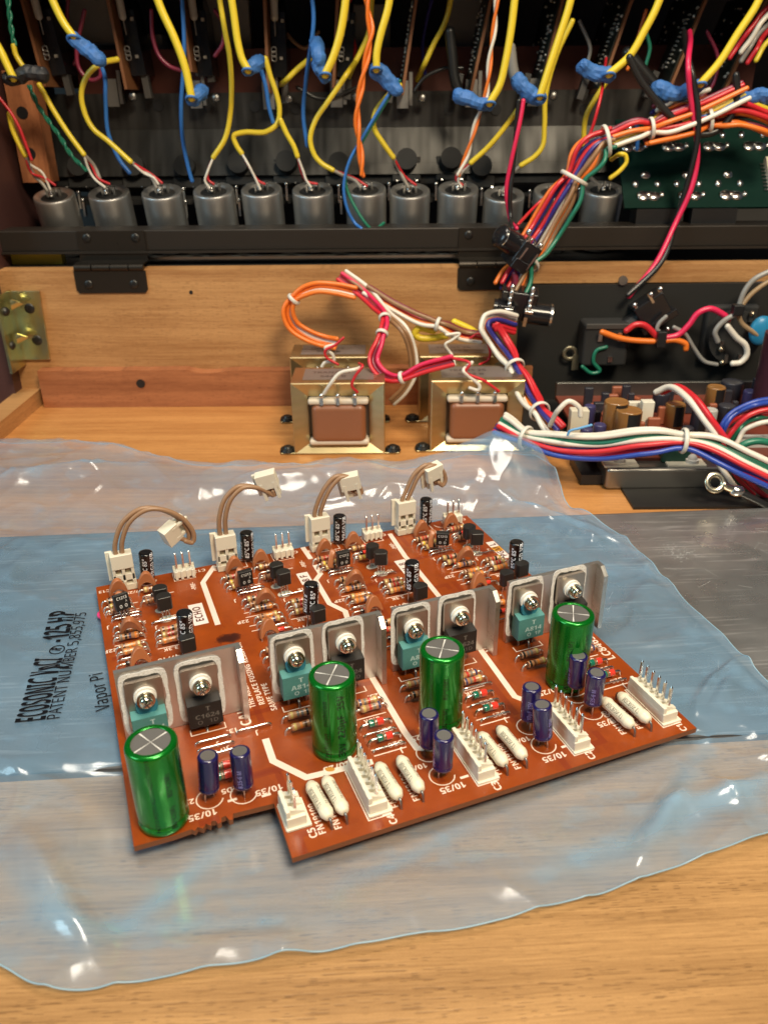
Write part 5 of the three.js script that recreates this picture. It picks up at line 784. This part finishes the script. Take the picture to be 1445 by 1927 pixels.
{
  const o = thing('voltage_socket', 'black round socket with pale bent wires at the right of the black panel', 'socket', [[200.5,41.6,-468]][0]);
  part('body', [cylZ(15, 12, 0, 0, 3, 32), rbox(30, 34, 6, -1, 0, 0, 2)], blackMatt, o);
  part('tag', [[-8, -4], [-4, -12], [4, -12], [6, 12], [11, 2], [-6, 10]].map(([x, y]) => box(2, 5, 2, x, y, 10)), dullSteel, o);
  part('solder', [[-8, -6], [-6, -14], [4, -14], [6, 14]].map(([x, y]) => ball(1.8, x, y, 11)), M([0.5, 0.42, 0.3], 0.3, 1), o);
}
[['orange wire running from the black square socket to the right', 'orange', [[121.9,47.2,-452],[131.9,43.8,-452],[142.6,42.2,-452],[154.7,41.8,-452],[163.6,42.4,-452],[170,39.9,-452],[170.4,37.4,-452]], 1.7], ['pink wire hump between the two black sockets', 'red', [[135.3,48,-452],[139.9,51.3,-452],[145,51,-452],[153.2,44.3,-452]], 1.7], ['pink wire wave rising to the round socket', 'pink', [[156.8,43.6,-452],[164.7,45.4,-452],[169.8,50.8,-452],[173.8,57.3,-452],[180.1,59.9,-452],[188.1,56.6,-452],[191.5,54.2,-452]], 1.7], ['green earth wire curling below the black square socket', 'green', [[125.9,37.9,-455],[120.6,35.8,-455],[119.5,29.5,-455],[123.8,23.8,-455],[119,22.6,-455],[113.4,26.4,-455]], 1.1], ['grey wire dipping to the round socket', 'grey', [[162.6,49.1,-454],[169.2,45.5,-454],[175.7,37.1,-454],[183.1,29.3,-454],[190.4,27.4,-454]], 1.2], ['cream wire bending round the face of the round socket', 'white', [[190,51,-448],[196.2,44.7,-448],[202.1,40.1,-448],[203.8,34.6,-448],[201,30.3,-448],[196.9,29.7,-448]], 1.7], ['grey wire bending round the left of the round socket', 'grey', [[193.7,58,-448],[187.1,53.7,-448],[183.7,47.8,-448],[186.1,42.6,-448]], 1.5], ['grey wire coming in from the top right to the round socket', 'grey', [[194.9,60.5,-450],[196.6,69.7,-450],[200.6,76,-450],[211.5,81.8,-450]], 1.5], ['tan wire coming in from the right edge to the round socket', 'tan', [[195.6,59.9,-450],[200,67.4,-450],[205.3,72.5,-450],[213.7,78.1,-450]], 1.4], ['tan wire turning down right of the round socket', 'tan', [[195.4,57.6,-450],[198.5,52.2,-450],[204.4,48,-450],[208.4,45.6,-450]], 1.3], ['pale grey wire loop under the panel jack', 'grey', [[156.3,55.6,-452],[153.2,52.1,-452],[152.5,48.5,-452],[155.9,46.1,-452]], 1.2]].forEach(([l, c, p, r]) => wire('panel_wire', c, p, r, l));
single('wire_clip', rbox(5, 9, 5, ...[[154.7,43.6,-450]][0], 0.5), black, 'small black clip holding the orange and pink wires', 'clip'); single('wire_clip', rbox(6, 6, 5, ...[[193.9,60.1,-448]][0], 0.8), black, 'small black clip above the round socket', 'clip');
single('earth_lug', [mv(new THREE.TorusGeometry(3.4, 1.2, 6, 20).scale(1, 1, 0.4), ...[[108.1,31.2,-466]][0]), box(4, 9, 1, ...[[111.8,25.8,-466]][0])], M([0.4, 0.36, 0.25], 0.4, 0.9), 'small earth lug screwed to the black panel left of the square socket', 'lug');
single('disc_capacitor', ball(7, ...[[211.2,47.4,-452]][0], 1, 1.2, 0.5, 20), M([0.02, 0.22, 0.42], 0.35), 'bright blue disc capacitor at the right edge beside the round socket', 'capacitor');
single('large_capacitor', [cyl(12, 12, 46, ...[[204,12,-404]][0], 28)], M([0.06, 0.018, 0.03], 0.35), 'dark maroon large capacitor cut off by the right edge of the picture', 'capacitor');
single('black_mat', box(90, 1.2, 26, 155, 0.7, -336).rotateY(0), M([0.013, 0.012, 0.011], 0.5), 'thin black sheet lying on the wood in front of the populated board', 'sheet');
{
  const o = thing('populated_board', 'reddish circuit board crowded with brown and dark capacitors at the right rear', 'circuit board');
  part('board', box(150, 1.6, 92, 172, 12, -398), M([0.17, 0.035, 0.018], 0.45), o);
  part('heat_plate', rbox(110, 11, 20, 157, 5.8, -353, 2), M([0.3, 0.29, 0.27], 0.36, 0.95), o);
  part('back_plate', rbox(150, 11, 3, 172, 15, -445, 0.5), M([0.16, 0.16, 0.15], 0.4, 0.9), o);
  part('foot_strip', box(24, 5, 26, 104, 3, -362).rotateY(0), black, o);
  const cap = (x, z, r, h, m, band) => { const c = part('capacitor', [lathe([[0, 0], [r, 0], [r, h - 0.6], [r - 0.6, h], [r - 1.2, h], [r - 1.4, h - 0.3], [0, h - 0.3]], 24).translate(x, 13, z)], m, o); if (band) part('stripe', mv(new THREE.CylinderGeometry(r + 0.05, r + 0.05, h - 1.4, 10, 1, true, -0.3, 1.1), x, 13 + h / 2, z), black, c); };
  const amber = M([0.3, 0.14, 0.04], 0.3, 0, { clearcoat: 0.6 }), nv = M([0.05, 0.045, 0.13], 0.3), dk = M([0.03, 0.03, 0.04], 0.3), wh = M([0.5, 0.5, 0.48], 0.4);
  const at = [[113.2,13,-378.8],[117.5,13,-371.5],[97,13,-367.8],[104.7,13,-373.2],[103.1,13,-389.4],[148.3,13,-394.6],[157.5,13,-385.2],[163.9,13,-388.1],[174.3,13,-394],[148.3,13,-373.7],[199,13,-419.7],[194.6,13,-413.8],[177.6,13,-418.5],[189.5,13,-427],[148.4,13,-417.4]];
  [[6, 19, amber, 1], [6.4, 17, amber, 1], [3, 9, nv], [3.2, 9, nv], [3, 13, nv], [5, 12, amber, 1], [4, 12, dk, 1], [3.6, 11, wh], [4.4, 11, dk, 1], [3, 7, dk], [3, 9, nv], [4, 12, nv], [5, 13, amber, 1], [6, 13, dk], [4.6, 10, dk]].forEach(([r, h, m, b], k) => cap(at[k][0], at[k][2], r, h, m, b));
  const tr = [[109.2,12,-342.6],[139.6,12,-347]];
  part('clamp', [rbox(16, 1.2, 11, tr[0][0], 11.6, -350, 0.4)], ivoryDull, o); part('clamp', [rbox(18, 1.2, 11, tr[1][0], 11.6, -350, 0.4)], ivoryDull, o);
  part('clamp_screw', [cyl(3, 3, 1.6, tr[0][0], 12.2, -350, 18), ball(2.2, tr[0][0], 14, -350)], nylon, o); part('clamp_screw', [cyl(3, 3, 1.6, tr[1][0] + 3, 12.2, -348, 18), ball(2.2, tr[1][0] + 3, 14, -348)], nylon, o);
  part('power_transistor', rbox(13, 6, 8, tr[1][0] - 4, 14.6, -353, 0.5), M([0.008, 0.09, 0.06], 0.4), o);
  const cn = [[130.7,13,-385.8],[97.1,13,-386.5]][0];
  part('connector', [rbox(6, 17, 5, cn[0], 21, cn[2], 0.4), rbox(14, 14, 3, cn[0] - 8, 20, cn[2] - 6, 0.4)], ivory, o);
  const cw = [[96.6,13,-384.2]][0]; part('connector', [rbox(9, 14, 6, cw[0], 19, cw[2], 0.4)], ivoryDull, o);
  part('resistor', Array.from({ length: 18 }, () => cylX(1.3, 6, 0, 0, 0, 8).rotateY(rnd(0, 3)).translate(rnd(112, 230), 15, rnd(-440, -365))), M([0.4, 0.12, 0.06], 0.35), o, 'stuff');
  part('small_component', Array.from({ length: 26 }, () => { const h = rnd(4, 12); return rbox(rnd(2, 7), h, rnd(2, 4), rnd(106, 235), 13 + h / 2, rnd(-442, -375), 0.5); }), dk, o, 'stuff');
  part('film_capacitor', Array.from({ length: 14 }, () => { const h = rnd(5, 10); return rbox(rnd(4, 7), h, 2.6, rnd(106, 235), 13 + h / 2, rnd(-442, -370), 0.9); }), M([0.33, 0.1, 0.05], 0.4), o, 'stuff');
}
single('white_connector', [rbox(40, 10, 7, ...[[181.3,12,-367.2]][0], 0.5)], M([0.55, 0.55, 0.52], 0.5), 'pale long connector block at the right edge behind the wire bundle', 'connector');
bundle('wire_harness', 'red and blue wire fan rising from the pale connector at the right edge', [[162,17.6,-362],[166.2,26.5,-362],[174,31.5,-362],[186.1,33.5,-362]], ['white', 'green', 'red', 'red', 'red', 'blue', 'blue'], 1.2, 6);
{
  const o = thing('ring_terminal', 'bright ring terminal crimped on a black lead in front of the populated board', 'ring terminal');
  const [c, d, e, f] = [[143.8,13.6,-322],[148,12.1,-322],[153.9,9.4,-322],[176.4,-3.4,-322]], ringMat = M([0.72, 0.68, 0.52], 0.25, 1);
  part('ring', mv(new THREE.TorusGeometry(3.5, 1.35, 8, 28).scale(1, 1, 0.5).rotateX(-0.5), ...c), ringMat, o); part('tongue', tube([[c[0] + 4, c[1] - 1, c[2]], d, e], 1.7, 16), ringMat, o); part('crimp', ball(2.6, ...e, 1.4, 1, 1, 16), tin, o); part('lead', tube([e, [(e[0] + f[0]) / 2, (e[1] + f[1]) / 2 + 1, -321], f], 1.7, 20), W('black'), o);
}
renderer.render(scene, camera);
